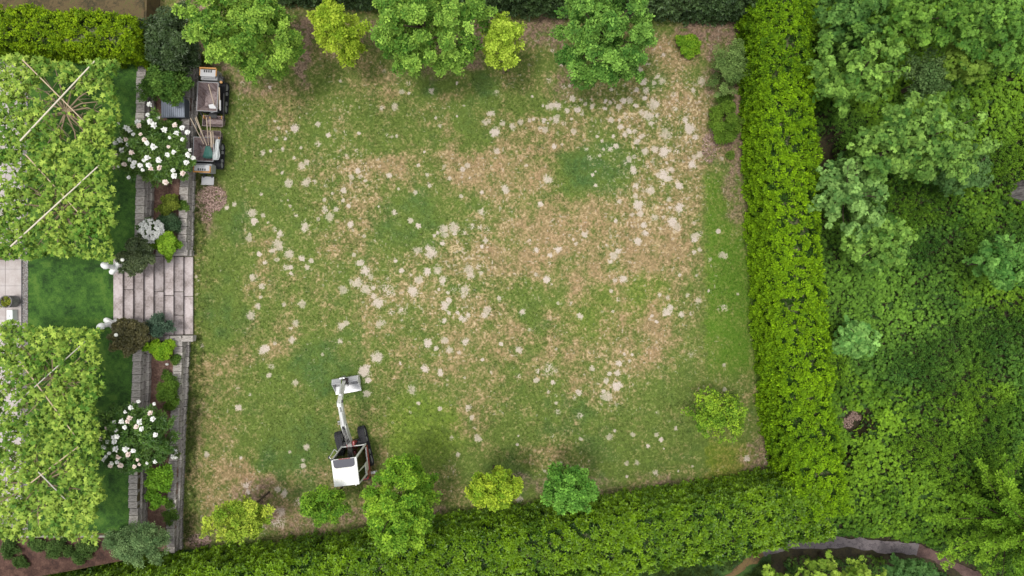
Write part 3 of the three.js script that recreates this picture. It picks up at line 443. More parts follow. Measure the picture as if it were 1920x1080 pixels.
// ---------------------------------------------------------------- trees of the lawn
const ROWT = 'maples in the row along the top of the lawn', ROWB = 'young trees along the bottom hedge';
const GREEN = { a: [.045, .15, .012], b: [.35, .55, .08] }, LIME = { a: [.19, .32, .012], b: [.54, .65, .06] };
const stake = (px, py, h, tx, tz, label) => { const b = gp(px, py), s = thing('tree_stake', label, 'stake', b, 0, 'stakes beside young trees'); mesh('post', rod(V(0, -.2, 0), V(tx, h, tz), .03, .028, 8), M.paleBark, s); mesh('tie_band', rod(V(tx * .8 - .005, h * .8, tz * .8), V(tx * .82, h * .84, tz * .82), .036, .036, 8), matte({ color: lin(.05, .05, .05) }), s); };
tree({ label: 'large round green maple nearest the dumpers, top left of lawn', c: [467, 58], hc: 3.2, r: [1.7, 1.6, 1.36], ragged: .7, n: 150, cr: .22, tw: 34, ...GREEN, b: [.37, .56, .075], group: ROWT, trunk: .07, lean: [.1, .05] });
tree({ label: 'slim yellow-leaved maple between the two largest green maples', c: [636, 57], hc: 2.9, r: [.64, 1.3, .76], n: 54, cr: .16, tw: 28, ...LIME, group: ROWT, trunk: .04, cone: true, ragged: 1.3, bark: M.paleBark });
tree({ label: 'large round green maple in the middle of the top row', c: [800, 62], hc: 3.2, r: [1.6, 1.6, 1.3], n: 145, cr: .215, tw: 33, ...GREEN, group: ROWT, trunk: .07, lean: [0, .05] });
tree({ label: 'slim yellow-leaved maple with its trunk showing, right of the middle maple', c: [944, 76], hc: 3.1, r: [.6, 1.15, .72], n: 50, cr: .16, tw: 28, ...LIME, b: [.52, .66, .075], group: ROWT, trunk: .04, cone: true, bark: M.paleBark, lean: [-.03, .12] });
tree({ label: 'round deep green maple at the right end of the top row', c: [1128, 78], hc: 3.1, r: [1.5, 1.55, 1.3], n: 128, cr: .21, tw: 33, a: [.035, .13, .014], b: [.26, .47, .075], group: ROWT, trunk: .07 });
tree({ label: 'low yellow-green young tree by the bottom left corner of the lawn', c: [450, 968], hc: 2.2, r: [.98, .6, .66], n: 46, cr: .155, tw: 27, a: [.13, .25, .012], b: [.46, .54, .06], group: ROWB, trunk: .03, ragged: 2.6, lean: [.25, -.2] });
tree({ label: 'small green young tree behind the excavator cab', c: [614, 946], hc: 2.5, r: [.58, .75, .5], n: 36, cr: .15, tw: 25, a: [.06, .17, .01], b: [.26, .44, .03], group: ROWB, trunk: .03, ragged: 1.6 });
tree({ label: 'tall bright green tree right of the excavator, leaning over the hedge', c: [752, 947], hc: 3.2, r: [1.05, 1.9, 1.2], n: 125, cr: .18, tw: 30, a: [.07, .2, .01], b: [.33, .52, .035], group: ROWB, trunk: .05, ragged: 1.1 });
tree({ label: 'yellow-green young tree in the middle of the bottom row', c: [922, 915], hc: 2.9, r: [.86, .95, .62], n: 56, cr: .16, tw: 28, a: [.13, .26, .01], b: [.46, .57, .04], group: ROWB, trunk: .035, ragged: 1.5 });
tree({ label: 'round cool green young tree at the right of the bottom row', c: [1066, 911], hc: 2.9, r: [.72, 1.0, .66], n: 58, cr: .165, tw: 28, a: [.04, .15, .014], b: [.22, .46, .06], group: ROWB, trunk: .035 });
tree({ label: 'loose airy green tree in the lower right corner of the lawn', c: [1352, 782], hc: 1.5, r: [1.05, .8, .95], n: 70, cr: .19, tw: 11, a: [.07, .18, .01], b: [.32, .48, .03], trunk: .04, ragged: 1.6, limbs: 16 });
stake(662, 122, 1.6, -.12, -.02, 'pale wooden stake beside the first yellow maple');
stake(517, 118, 1.5, -.1, -.05, 'pale wooden stake at the foot of the large maple near the dumpers');
stake(953, 134, 1.7, .0, -.02, 'pale wooden stake under the second yellow maple');
stake(1064, 872, 1.5, .02, .1, 'weathered stake beside the cool green young tree at the bottom');
stake(487, 940, 1.4, -.25, .12, 'leaning stake beside the low yellow-green tree at bottom left');

// shrubs on the lawn's right edge
bush({ label: 'small round bright green shrub near the top right corner of the lawn', c: [1291, 86], hc: .35, r: [.36, .3, .36], n: 26, cr: .13, tw: 46, geo: G.round, a: [.09, .22, .008], b: [.24, .40, .02] });
bush({ label: 'tall grey-green airy shrub beside the right hedge, near its top', c: [1363, 130], hc: .9, r: [.5, .7, .85], n: 40, cr: .2, tw: 22, geo: G.fine, a: [.075, .145, .03], b: [.25, .37, .1], ragged: 1.4 });
bush({ label: 'bright green shrub between the bare strip and the right hedge', c: [1354, 236], hc: .5, r: [.42, .42, .5], n: 32, cr: .16, tw: 40, geo: G.fine, a: [.08, .17, .012], b: [.19, .31, .03] });
bush({ label: 'tiny green weed clump above the bright shrub by the right hedge', c: [1363, 192], hc: .2, r: [.3, .14, .22], n: 10, cr: .1, tw: 22, geo: G.fine, a: [.07, .14, .015], b: [.14, .25, .03] });
bush({ label: 'tiny green weed clump below the bright shrub by the right hedge', c: [1368, 291], hc: .12, r: [.12, .08, .12], n: 5, cr: .08, tw: 22, geo: G.fine, a: [.09, .17, .02], b: [.19, .29, .04] });

// ---------------------------------------------------------------- trained roof trees on the terrace
function roofTree(x0, x1, z0, z1, label, o) {
  const cx = o.cx ?? (x0 + x1) / 2, cz = (z0 + z1) / 2, hh = 2.45, t = thing('plane_tree', label, 'tree', V(cx, T, cz), 0, 'roof-trained plane trees on the terrace');
  mesh('trunk', merge([rod(V(0, -.05, 0), V(.03, 1.2, -.02), .1, .085, 10), rod(V(.03, 1.2, -.02), V(0, hh - .1, 0), .085, .075, 10)]), M.paleBark, t);
  for (let k = 0; k < 16; k++) { const a = k / 16 * 6.283 + rr(-.15, .15), ex = Math.cos(a) * (x1 - x0) * .42, ez = Math.sin(a) * (z1 - z0) * .42, e = V(clamp(ex, x0 - cx + .2, x1 - cx - .2), hh + rr(-.05, .1), ez); const l = mesh('limb', limbGeo(V(0, hh - .15, 0), e, .035, .012, .16), M.paleBark, t); for (let q = 0; q < 3; q++) { const f = rr(.3, .9), s = V(e.x * f, hh + .02, e.z * f); mesh('twig', rod(s, s.clone().add(V(rr(-.5, .5), rr(0, .15), rr(-.5, .5))), .01, .005, 5), M.paleBark, l); } }
  const items = [], nL = Math.round((x1 - x0) * (z1 - z0) * (o.den ?? 400));
  for (let i = 0; i < nL; i++) {
    const u = rr(-.02, 1.02), v = rr(-.02, 1.02), ed = .2 * (fbm(u * 7, v * 7, 121, 2) - .5) + rr(-.02, .02);
    const x = lerp(x0, x1, u + ed * .6), z = lerp(z0, z1, v + ed * .6); let skip = 0;
    for (const [hx, hz, rh, p] of o.holes ?? []) { const d = Math.hypot(x - hx, z - hz) / rh; if (d < 1 + (fbm(x * 3, z * 3, 33, 2) - .5) * .9 && R() < p) skip = 1; }
    const cl = vn(x * 2.6, z * 2.6, 131); if (skip || cl < .17 && R() < .6) continue;
    const cl2 = vn(x * 5.5, z * 5.5, 133), thick = rr(-.4, .02) + cl * .2 + cl2 * .22, d = V(rr(-1, 1), 1, rr(-1, 1)).normalize(); if (cl2 < .3 && R() < .7) continue;
    items.push([V(x - cx, hh + thick, z - cz), d, rr(.6, 1.3), mixc([.055, .155, .012], [.4, .53, .08], Math.pow(clamp(vn(x * 1.7, z * 1.7, 141) * .45 + R() * .75 - .08), 1.4), .18)]);
  }
  scatter('crown', G.plane, M.leaf, items, t);
  return t;
}
roofTree(-17.0, -13.02, -7.4, -4.15, 'roof-trained plane tree with a bare twiggy middle, top left', { cx: gp(118, 190, 3.45).x, holes: [[gp(112, 185, 3.4).x, gp(112, 185, 3.4).z, .75, .86], [gp(165, 195, 3.4).x, gp(165, 195, 3.4).z, .5, .97], [gp(140, 240, 3.4).x, gp(140, 240, 3.4).z, .5, .95], [gp(65, 190, 3.4).x, gp(65, 190, 3.4).z, .35, .75], [gp(150, 120, 3.4).x, gp(150, 120, 3.4).z, .22, .9]] });
roofTree(-17.2, -13.12, -4.15, -1.0, 'roof-trained plane tree beside the large white flowering bush', { cx: gp(112, 380, 3.45).x, holes: [[gp(112, 405, 3.4).x, gp(112, 405, 3.4).z, .17, .98], [gp(120, 385, 3.4).x, gp(120, 385, 3.4).z, .13, .98], [gp(75, 345, 3.4).x, gp(75, 345, 3.4).z, .2, .8], [gp(10, 330, 3.4).x, gp(10, 330, 3.4).z, .4, .6]] });
roofTree(-17.2, -13.56, 1.28, 4.6, 'roof-trained plane tree just below the terrace path opening', { cx: gp(95, 705, 3.45).x, holes: [[gp(95, 715, 3.4).x, gp(95, 715, 3.4).z, .16, .97], [gp(22, 750, 3.4).x, gp(22, 750, 3.4).z, .25, .85], [gp(60, 725, 3.4).x, gp(60, 725, 3.4).z, .15, .9]] });
roofTree(-17.2, -13.56, 4.6, 8.15, 'roof-trained plane tree in the bottom left corner', { cx: gp(70, 870, 3.45).x, holes: [[gp(10, 890, 3.4).x, gp(10, 890, 3.4).z, .3, .6], [gp(48, 905, 3.4).x, gp(48, 905, 3.4).z, .15, .9]] });
const caneMats = [matte({ color: lin(.56, .5, .4), roughness: .6 }), matte({ color: lin(.46, .35, .24), roughness: .6 }), matte({ color: lin(.42, .39, .34), roughness: .7 })];
for (const [a, b, m, label] of [
  [[38, 264], [178, 114], 0, 'long bamboo cane rising to the right over the bare-centred tree'], [[42, 112], [166, 236], 1, 'long bamboo cane crossing the first, falling to the right'],
  [[20, 462], [186, 310], 0, 'bamboo cane rising to the right over the second roof tree'], [[48, 290], [150, 402], 1, 'thin bamboo cane falling to the right over the second roof tree'],
  [[10, 775], [160, 640], 2, 'weathered bamboo cane rising to the right over the third roof tree'], [[42, 684], [140, 816], 1, 'bamboo cane falling to the right across the third roof tree'],
  [[58, 905], [146, 838], 1, 'bamboo cane rising to the right over the bottom roof tree'], [[72, 885], [124, 938], 2, 'weathered bamboo cane falling to the right over the bottom roof tree']]) {
  const h = m === 0 ? 3.68 : 3.62, A = gp(a[0], a[1], h), B = gp(b[0], b[1], h - .03), t = thing('bamboo_cane', label, 'cane', A.clone().lerp(B, .5), 0, 'bamboo canes crossed over the roof trees'), O = t.position;
  mesh('cane', rod(A.clone().sub(O), B.clone().sub(O), m === 0 ? .028 : .022, m === 0 ? .021 : .016, 8), caneMats[m], t);
  const n = 6; for (let k = 1; k < n; k++) { const p = A.clone().lerp(B, k / n).sub(O), d = B.clone().sub(A).normalize(); mesh('node_ring', rod(p, p.clone().addScaledVector(d, .02), m === 0 ? .03 : .024, m === 0 ? .03 : .024, 8), caneMats[m], t); }
}

// ---------------------------------------------------------------- beds and flowering bushes
function flowers(t, list, geo, mats) { for (const [p, s] of list) { const m = mesh('flower_cluster', geo[Math.floor(R() * geo.length)], mats[Math.floor(R() * mats.length)], t); m.position.copy(p); m.scale.setScalar(s); m.rotation.set(rr(-.4, .4), rr(0, 6), rr(-.4, .4)); } }
function truss(seed, n, l, w, lo = .1) { const q = rng(seed), a = []; for (let i = 0; i < n; i++) { const az = i * 2.4, el = .1 + 1.2 * q(), d = V(Math.cos(az) * Math.cos(el), Math.sin(el), Math.sin(az) * Math.cos(el)); leafInto(a, V(0, 0, 0).addScaledVector(d, l * .15), d, V(-d.x, 1.2 - d.y, -d.z), l * (.8 + .4 * q()), w, .3, .2); } return fromTris(a); }
const trusses = [truss(21, 22, .085, .085), truss(22, 18, .08, .09), truss(23, 20, .09, .08)];
const petal = leafMat({ color: lin(.82, .82, .79), transmission: .2, roughness: .7 }), blush = leafMat({ color: lin(.8, .68, .62), transmission: .2, roughness: .7 });
const bigFl = bush({ label: 'large white-flowering rhododendron beside the lower dumper', name: 'rhododendron', c: [286, 283], hc: 1.55, ground: BED, r: [1.34, .75, 1.15], n: 130, cr: .22, tw: 30, geo: G.rhodo, mat: M.gloss, a: [.04, .10, .016], b: [.14, .235, .035], lean: [.15, .1] });
{ const place = (px, py, h) => gp(px, py, h).sub(bigFl.position), list = []; for (const [x, y] of [[222,232],[217,268],[238,240],[243,244],[258,230],[262,236],[218,290],[230,283],[250,252],[264,252],[237,262],[226,262],[272,262],[276,268],[283,228],[278,216],[297,220],[308,244],[318,258],[328,235],[331,250],[316,275],[343,262],[326,286],[352,248],[342,240],[288,275],[270,300],[277,296],[252,305],[244,300],[249,312],[263,310],[280,310],[283,316],[222,312],[214,314],[242,333],[300,315],[325,320],[328,330],[344,326],[311,342],[314,290],[357,282],[354,290],[362,296],[350,305],[290,235],[247,286],[233,308],[268,318],[281,196],[298,300],[240,272]]) list.push([place(x, y, 2.74 - .72 * Math.min(1, Math.hypot(x - 285, y - 280) / 85) ** 2), rr(.65, 1.2)]); flowers(bigFl, list, trusses, [petal, petal, petal, petal, blush]); }
const lowFl = bush({ label: 'pinkish white-flowering rhododendron in the lower bed by the terrace grass', name: 'rhododendron', c: [254, 812], hc: 1.6, ground: BED, r: [1.22, .75, 1.08], n: 120, cr: .22, tw: 30, geo: G.rhodo, mat: M.gloss, a: [.03, .085, .014], b: [.11, .20, .03], lean: [.15, -.05] });
{ const place = (px, py, h) => gp(px, py, h).sub(lowFl.position), list = []; for (const [x, y] of [[246,764],[235,772],[244,784],[260,752],[290,757],[283,775],[288,786],[256,800],[266,804],[215,792],[200,803],[220,818],[213,820],[191,822],[202,828],[215,828],[218,842],[236,842],[241,852],[222,856],[205,850],[199,856],[210,868],[220,866],[195,862],[208,872],[226,872],[240,790],[234,801],[218,806],[258,862],[262,870],[252,875],[276,868],[291,866],[250,845],[228,790],[196,838],[292,815],[263,792]]) list.push([place(x, y, 2.82 - .72 * Math.min(1, Math.hypot(x - 255, y - 812) / 80) ** 2), rr(.65, 1.2)]); flowers(lowFl, list, trusses, [petal, petal, blush]); }
const ball = bush({ label: 'small round bush covered in white blossom above the stairs', name: 'azalea', c: [286, 433], hc: .95, ground: BED, r: [.3, .28, .3], n: 26, cr: .12, tw: 14, geo: G.round, a: [.06, .12, .03], b: [.14, .22, .05] });
{ const list = []; for (let i = 0; i < 120; i++) { const u = onSphere(); u.y = Math.abs(u.y); const c = gp(286, 433, .95).sub(ball.position); list.push([V(c.x + u.x * .42, c.y + u.y * .44, c.z + u.z * .42), rr(.6, .9)]); } flowers(ball, list, trusses, [petal]); }
bush({ label: 'dark olive bush with a white globe lamp, upper side of stairs', c: [256, 483], hc: 1.4, ground: BED, r: [.5, .45, .46], n: 44, cr: .17, tw: 40, geo: G.round, mat: M.gloss, a: [.028, .05, .016], b: [.10, .13, .05] });
bush({ label: 'brownish dark bush with a white globe lamp, lower side of stairs', c: [243, 627], hc: 1.4, ground: BED, r: [.5, .45, .48], n: 44, cr: .17, tw: 40, geo: G.round, mat: M.gloss, a: [.045, .045, .014], b: [.13, .115, .045] });
bush({ label: 'bright green shrub between the white ball bush and the stairs', c: [317, 456], hc: .85, ground: BED, r: [.36, .3, .36], n: 30, cr: .13, tw: 40, geo: G.round, a: [.10, .23, .01], b: [.26, .42, .03] });
bush({ label: 'dark bluish shrub above the bright green one by the stairs', c: [318, 420], hc: .7, ground: BED, r: [.34, .25, .34], n: 22, cr: .13, tw: 34, geo: G.fine, a: [.03, .075, .03], b: [.085, .15, .065] });
bush({ label: 'yellowish small shrub in the upper bed below the large rhododendron', c: [320, 385], hc: .7, ground: BED, r: [.3, .22, .36], n: 18, cr: .12, tw: 26, geo: G.round, a: [.09, .13, .012], b: [.21, .26, .03] });
bush({ label: 'grey-green upright shrub on the lower edge of the stairs', c: [298, 612], hc: .95, ground: BED, r: [.34, .34, .36], n: 22, cr: .14, tw: 34, geo: G.fine, a: [.04, .085, .05], b: [.12, .19, .12], ragged: 1.4 });
bush({ label: 'round bright green shrub just below the stairs in the bed', c: [302, 655], hc: .8, ground: BED, r: [.36, .28, .33], n: 28, cr: .13, tw: 44, geo: G.round, a: [.10, .24, .008], b: [.27, .44, .02] });
bush({ label: 'green shrub leaning on the lower wall halfway down the bed', c: [322, 738], hc: .75, ground: BED, r: [.34, .24, .52], n: 30, cr: .13, tw: 40, geo: G.fine, a: [.06, .13, .012], b: [.15, .26, .025] });
bush({ label: 'bright green branching shrub near the bottom end of the bed', c: [298, 903], hc: .9, ground: BED, r: [.4, .28, .44], n: 24, cr: .13, tw: 38, geo: G.small, a: [.08, .20, .01], b: [.20, .38, .025], ragged: 2 });
bush({ label: 'wide grey-green willowy shrub at the bottom end of the terrace', c: [256, 1018], hc: 1.9, ground: BED, r: [1.0, .6, .55], n: 70, cr: .22, tw: 40, geo: G.fine, a: [.06, .13, .04], b: [.25, .37, .14], ragged: 1.4 });
bush({ label: 'dark rounded laurel bush at the right end of the top left hedge', c: [326, 92], hc: 1.4, ground: BED, r: [.8, 1.0, .95], n: 70, cr: .25, tw: 60, geo: G.laurel, mat: M.gloss, a: [.025, .05, .014], b: [.075, .12, .04], lean: [.1, .1] });
bush({ label: 'leafy green bush hanging over the grey storage box', c: [312, 158], hc: 1.3, ground: BED, r: [.78, .55, .48], n: 56, cr: .2, tw: 44, geo: G.small, a: [.04, .11, .014], b: [.13, .24, .035] });
const smallPlants = [[18, 1030, .32, 'round green plant at the left end of the brown bed'], [75, 1022, .24, 'grey-green tuft in the brown bed below the roof trees'], [105, 1028, .3, 'dark green mat plant in the middle of the brown bed'], [130, 1032, .14, 'small yellow-green plant in the brown bed'], [165, 1028, .34, 'low grey-green plant at the right end of the brown bed'], [40, 1053, .16, 'tiny green plant near the hedge in the brown bed'], [150, 1045, .2, 'small leafy plant against the bottom hedge']];
for (const [px, py, r, label] of smallPlants) bush({ label, name: 'bed_plant', cat: 'plant', c: [px, py], hc: T + r * .4, ground: T, r: [r, r * .45, r * .8], n: 14, cr: r * .34, tw: 22, geo: G.fine, a: [.045, .10, .018], b: [.13, .22, .05], group: 'small plants in the brown bed' });
for (const [px, py, r, label] of [[331, 673, .12, 'tiny green seedling beside the round bright shrub'], [313, 704, .12, 'tiny green seedling on the bare soil of the lower bed'], [320, 945, .1, 'tiny yellow-green seedling near the bottom of the bed'], [322, 965, .2, 'straggly pale weed near the bottom of the bed'], [345, 385, .14, 'small dark weed beside the lower wall above the stairs'], [332, 230, .16, 'green weed below the grey storage box']]) bush({ label, name: 'bed_plant', cat: 'plant', c: [px, py], hc: BED + r * .4, ground: BED, r: [r, r * .4, r], n: 8, cr: r * .4, tw: 14, geo: G.fine, a: [.05, .12, .012], b: [.15, .25, .04] });
{ const w = bush({ label: 'small white flower tuft hanging over the lower wall', name: 'white_flower', cat: 'flower', c: [328, 850], hc: .62, ground: BED, r: [.1, .06, .14], n: 8, cr: .07, tw: 8, geo: G.fine, a: [.07, .12, .03], b: [.14, .2, .05] }); const c = gp(328, 850, .68).sub(w.position); flowers(w, Array.from({ length: 16 }, () => [V(c.x + rr(-.1, .1), c.y + rr(0, .08), c.z + rr(-.16, .16)), rr(.35, .55)]), trusses, [petal]); }

// ---------------------------------------------------------------- woodland on the right
const WX0 = 9.6;
const holes = [[1537, 290, 22, 40], [1590, 786, 26, 24], [1572, 850, 10, 22], [1530, 100, 8, 25]];
const pathLine = [[1330, 1110], [1392, 1062], [1420, 1040], [1470, 1024], [1560, 1018], [1640, 1020], [1710, 1030], [1770, 1050], [1830, 1082], [1900, 1130]].map(([x, y]) => [gx(x), gz(y)]);
const distPath = (x, z) => { let d = 9; for (let i = 0; i + 1 < pathLine.length; i++) { const [ax, az] = pathLine[i], [bx, bz] = pathLine[i + 1], t = clamp(((x - ax) * (bx - ax) + (z - az) * (bz - az)) / ((bx - ax) ** 2 + (bz - az) ** 2)); d = Math.min(d, Math.hypot(x - lerp(ax, bx, t), z - lerp(az, bz, t))); } return d; };
const pathZ = (x) => { for (let i = 0; i + 1 < pathLine.length; i++) if (x >= pathLine[i][0] && x <= pathLine[i + 1][0]) return lerp(pathLine[i][1], pathLine[i + 1][1], (x - pathLine[i][0]) / (pathLine[i + 1][0] - pathLine[i][0])); return 20; };
function coverHeight(x, z) {
  const south = z > pathZ(x), dp = distPath(x, z);
  let h = south ? .12 + .2 * fbm(x * .9, z * .9, 205, 2) : .35 + 1.05 * fbm(x * .42, z * .42, 201, 3) + .35 * fbm(x * 1.5, z * 1.5, 203, 2);
  h *= sstep(.2, south ? .6 : .75, dp) * (south ? 1 : sstep(WX0 + .3, WX0 + 1.9, x));
  for (const [px, py, ax, ay] of holes) { const d = ((x - gx(px)) / (ax / S)) ** 2 + ((z - gz(py)) / (ay / S)) ** 2; h *= sstep(.6, 1.6, d); }
  return h;
}
{
  const nx = 90, nz = 170, g = new THREE.PlaneGeometry(12.5, 27, nx, nz).rotateX(-Math.PI / 2).translate(WX0 + 6.25, 0, 0), p = g.attributes.position, uv = g.attributes.uv;
  for (let i = 0; i < p.count; i++) { const x = p.getX(i), z = p.getZ(i); p.setY(i, Math.max(.012, coverHeight(x, z) - .3)); uv.setXY(i, x, z); }
  g.computeVertexNormals();
  const leafLitter = speckle([[52, 40, 30], [80, 64, 46], [104, 84, 60], [60, 70, 34]], 9, 100, 85);
  structure('woodland_floor', g, matte({ map: tiled(leafLitter, 1.8), color: lin(.3, .36, .22) }));
  structure('path_verge', sheetGeo([[-20, 10.2], [3, 9], [9.7, 8.2], [9.7, 16], [-20, 16]], .04), matte({ map: tiled(grassTex, 2.1), color: lin(.62, .58, .5) }));
  const L = [], Rr = [], curve = new THREE.CatmullRomCurve3(pathLine.map(([x, z]) => V(x, 0, z))), NP = 9 * 14;
  for (let i = 0; i <= NP; i++) { const t = i / NP, p = curve.getPoint(t), d = curve.getTangent(t), k = t * 9, w0 = k < 2.5 ? .17 : k > 6.5 ? .18 : .21; L.push([p.x - d.z * (w0 + (fbm(k * 3, 1, 701, 3) - .5) * .3), p.z + d.x * (w0 + (fbm(k * 3, 1, 701, 3) - .5) * .3)]); Rr.push([p.x + d.z * (w0 + (fbm(k * 3, 9, 703, 3) - .5) * .3), p.z - d.x * (w0 + (fbm(k * 3, 9, 703, 3) - .5) * .3)]); }
  const grit = speckle([[92, 84, 86], [122, 112, 114], [148, 138, 138], [130, 118, 116]], 12, 110, 95), dirt = speckle([[92, 70, 66], [118, 92, 86], [138, 110, 102]], 9, 90, 97);
  const band = (i0, i1) => [...L.slice(i0, i1 + 1), ...Rr.slice(i0, i1 + 1).reverse()];
  structure('gravel_path', sheetGeo(band(31, 86), .056), matte({ map: tiled(grit, 1.2), color: lin(.56, .56, .58) }));
  structure('dirt_path', sheetGeo(band(84, 126), .05), matte({ map: tiled(dirt, 1.2), color: lin(.5, .48, .48) }));
  structure('dirt_path', sheetGeo(band(0, 33), .05), matte({ map: tiled(dryTex, 1.2), color: lin(.8, .72, .66) }));
}
{
  const items = [], tones = [];
  for (let i = 0; i < 105000; i++) {
    const x = rr(WX0 + .6, WX0 + 11.5), z = rr(-12.6, 12.6), h = coverHeight(x, z); if (h < .12) { continue; }
    const south = z > pathZ(x), blue = sstep(.5, .62, fbm(x * .35 + 3, z * .35, 211, 2)) * .6, dark = sstep(.75, .2, x - WX0 - .8) * 0;
    const tone = clamp(fbm(x * .8, z * .8, 213, 3) * 1.1 - .2 + R() * .45), col = mixc([lerp(.03, .02, blue), lerp(.10, .08, blue), lerp(.007, .013, blue)], [lerp(.2, .13, blue), lerp(.365, .28, blue), lerp(.018, .04, blue)], Math.pow(tone, 1.3), .22);
    if (south) { col.multiplyScalar(.6); col.b += .008; }
    const tuft = .5 * vn(x * 6.5, z * 6.5, 221) + .5 * vn(x * 14, z * 14, 223); if (tuft < .42 && R() < .85) continue;
    items.push([V(x, h + (tuft - .6) * .5 + rr(-.1, .04), z), V(rr(-.7, .7), 1, rr(-.7, .7)).normalize(), rr(.55, 1.0) * (south ? .85 : 1), col]);
  }
  for (let i = 0; i < 30000; i++) { const x = rr(WX0 + .6, WX0 + 11.5), z = rr(-12.6, 12.6), h = coverHeight(x, z); if (h < .2 || z > pathZ(x)) continue; items.push([V(x, h - .27 + rr(-.02, .05), z), V(rr(-.5, .5), 1, rr(-.5, .5)).normalize(), rr(.8, 1.3), mixc([.03, .085, .014], [.085, .17, .03], R(), .2)]); }  // low layer of darker ivy, its colour also painting shade into the gaps
  const kinds = [[], [], []]; for (const it of items) { const p = it[0], n = fbm(p.x * .7 + 11, p.z * .7, 231, 2) + (R() - .5) * .12; kinds[n > .58 ? 1 : n < .4 ? 2 : 0].push(it); }
  for (const it of kinds[1]) { if (R() < .5) it[2] *= 1.25; }
  tag(scatter('bramble_cover', G.wood, M.leaf, kinds[1].filter(() => R() < .62), scene), 'coarser leafy bramble patches among the woodland undergrowth', 'undergrowth', null, 'stuff');
  tag(scatter('nettle_cover', G.privet, M.leaf, kinds[2], scene), 'narrow-leaved weedy patches among the woodland undergrowth', 'undergrowth', null, 'stuff');
  const gc = scatter('ground_cover', G.ivy, M.leaf, kinds[0], scene); tag(gc, 'dense low green undergrowth covering the woodland floor right of the hedge', 'undergrowth', null, 'stuff');
}
const WOOD = 'woodland trees beyond the right hedge', COOL = { a: [.04, .12, .012], b: [.26, .45, .07] }, MID = { a: [.035, .11, .008], b: [.18, .34, .04] };
const wt = (label, px, py, hc, rx, ry, rz, n, cr, tw, pal, extra = {}) => tree({ name: 'woodland_tree', label, c: [px, py], hc, r: [rx, ry, rz], n: Math.round(n * 1.15), cr: cr * .78, tw: tw * .6, ...pal, geo: G.wood, ragged: 1.5, group: WOOD, trunk: .07, limbs: 9, ...extra });
wt('cool green maple sapling close to the hedge, upper woodland', 1608, 148, 3.2, 1.3, .9, .95, 80, .3, 30, COOL);
wt('largest blue-green maple in the middle of the upper woodland', 1700, 272, 3.8, 1.75, 1.1, 1.5, 130, .33, 32, { a: [.04, .12, .014], b: [.26, .44, .075] });
wt('pale blue-green maple touching the hedge below the largest one', 1590, 372, 3.0, .9, .8, .95, 56, .29, 30, { a: [.04, .12, .02], b: [.27, .46, .11] });
wt('green maple sapling between the hedge and the trunk, mid height', 1640, 455, 2.8, 1.05, .7, .8, 58, .28, 28, COOL);
wt('light mint-green small maple alone beside the hedge', 1610, 640, 2.4, .75, .55, .6, 40, .25, 30, { a: [.06, .18, .03], b: [.27, .5, .11] });
wt('mid green tree at the top edge of the woodland', 1715, 40, 3.4, 1.2, .9, .9, 76, .3, 30, MID);
wt('green tree in the top right corner of the woodland', 1868, 75, 3.6, 1.3, .9, 1.1, 90, .31, 30, { a: [.03, .11, .01], b: [.2, .38, .05] });
wt('dark green tree at the top beside the hedge', 1588, 30, 3.0, 1.1, .8, .9, 66, .29, 30, { a: [.025, .09, .012], b: [.14, .28, .05] });
wt('lime-tinged tree below the top right corner tree', 1822, 118, 3.2, .8, .6, .6, 40, .27, 28, { a: [.09, .17, .012], b: [.21, .32, .04] });
wt('pale feathery young tree in front of the lime-tinged one', 1738, 148, 2.6, .7, .6, .6, 34, .26, 26, { a: [.06, .13, .03], b: [.16, .25, .08] }, { geo: G.fine, ls: 1.6 });
wt('green maple at the right edge below the grey trunk', 1880, 490, 2.9, .95, .7, .9, 54, .28, 30, { a: [.035, .13, .016], b: [.19, .39, .07] });
wt('blue-green sapling at the right edge above the undergrowth', 1800, 330, 2.2, .8, .5, .7, 36, .27, 24, { a: [.045, .115, .022], b: [.12, .23, .06] });
wt('yellow-green tree below the gravel path, cut by the bottom edge', 1600, 1092, 2.6, 1.3, .8, .6, 60, .28, 30, { a: [.1, .2, .012], b: [.36, .5, .06] });
wt('low green bush-like tree below the gravel path', 1705, 1066, 1.2, .85, .5, .4, 34, .24, 28, { a: [.04, .11, .02], b: [.10, .21, .05] });
wt('low green tree at the far bottom beneath the hedge', 1475, 1104, 1.6, .8, .5, .45, 34, .25, 28, { a: [.09, .17, .014], b: [.24, .33, .04] });
// feathery tree: long sprays of leaflets radiating from a trunk by the lower right corner
{
  const b = gp(1985, 1010), t = thing('feathery_tree', 'feathery bright green tree with long radiating sprays, bottom right corner', 'tree', V(gp(1950, 1000, 3).x, 0, gp(1950, 1000, 3).z), 0, WOOD), items = [];
  mesh('trunk', rod(V(0, -.05, 0), V(0, 4.2, 0), .11, .03, 9), M.bark, t);
  for (let k = 0; k < 54; k++) {
    const y = 1.4 + 2.8 * (k / 54), az = k * 2.399 + rr(-.2, .2), L = lerp(2.9, .9, (k / 54) ** 1.3) * rr(.8, 1.1), e = V(Math.cos(az) * L, y + L * .12, Math.sin(az) * L), a = V(0, y - .25, 0);
    mesh('limb', rod(a, e, .025, .006, 5), M.bark, t);
    const d = e.clone().sub(a).normalize(), s = V(-d.z, 0, d.x), tone = R();
    for (let i = 0; i < 70; i++) { const f = rr(.18, 1.03), sp = (1 - f) * .36 + .07; items.push([a.clone().lerp(e, f).addScaledVector(s, rr(-sp, sp)).add(V(0, rr(-.1, .08), 0)), d.clone().multiplyScalar(1.1).add(V(rr(-.4, .4), rr(.2, 1), rr(-.4, .4))).normalize(), rr(.9, 1.5), mixc([.05, .16, .008], [.27, .46, .03], clamp(tone * .5 + f * .3 + R() * .3), .12)]); }
  }
  scatter('crown', G.privet, M.leaf, items, t);
}
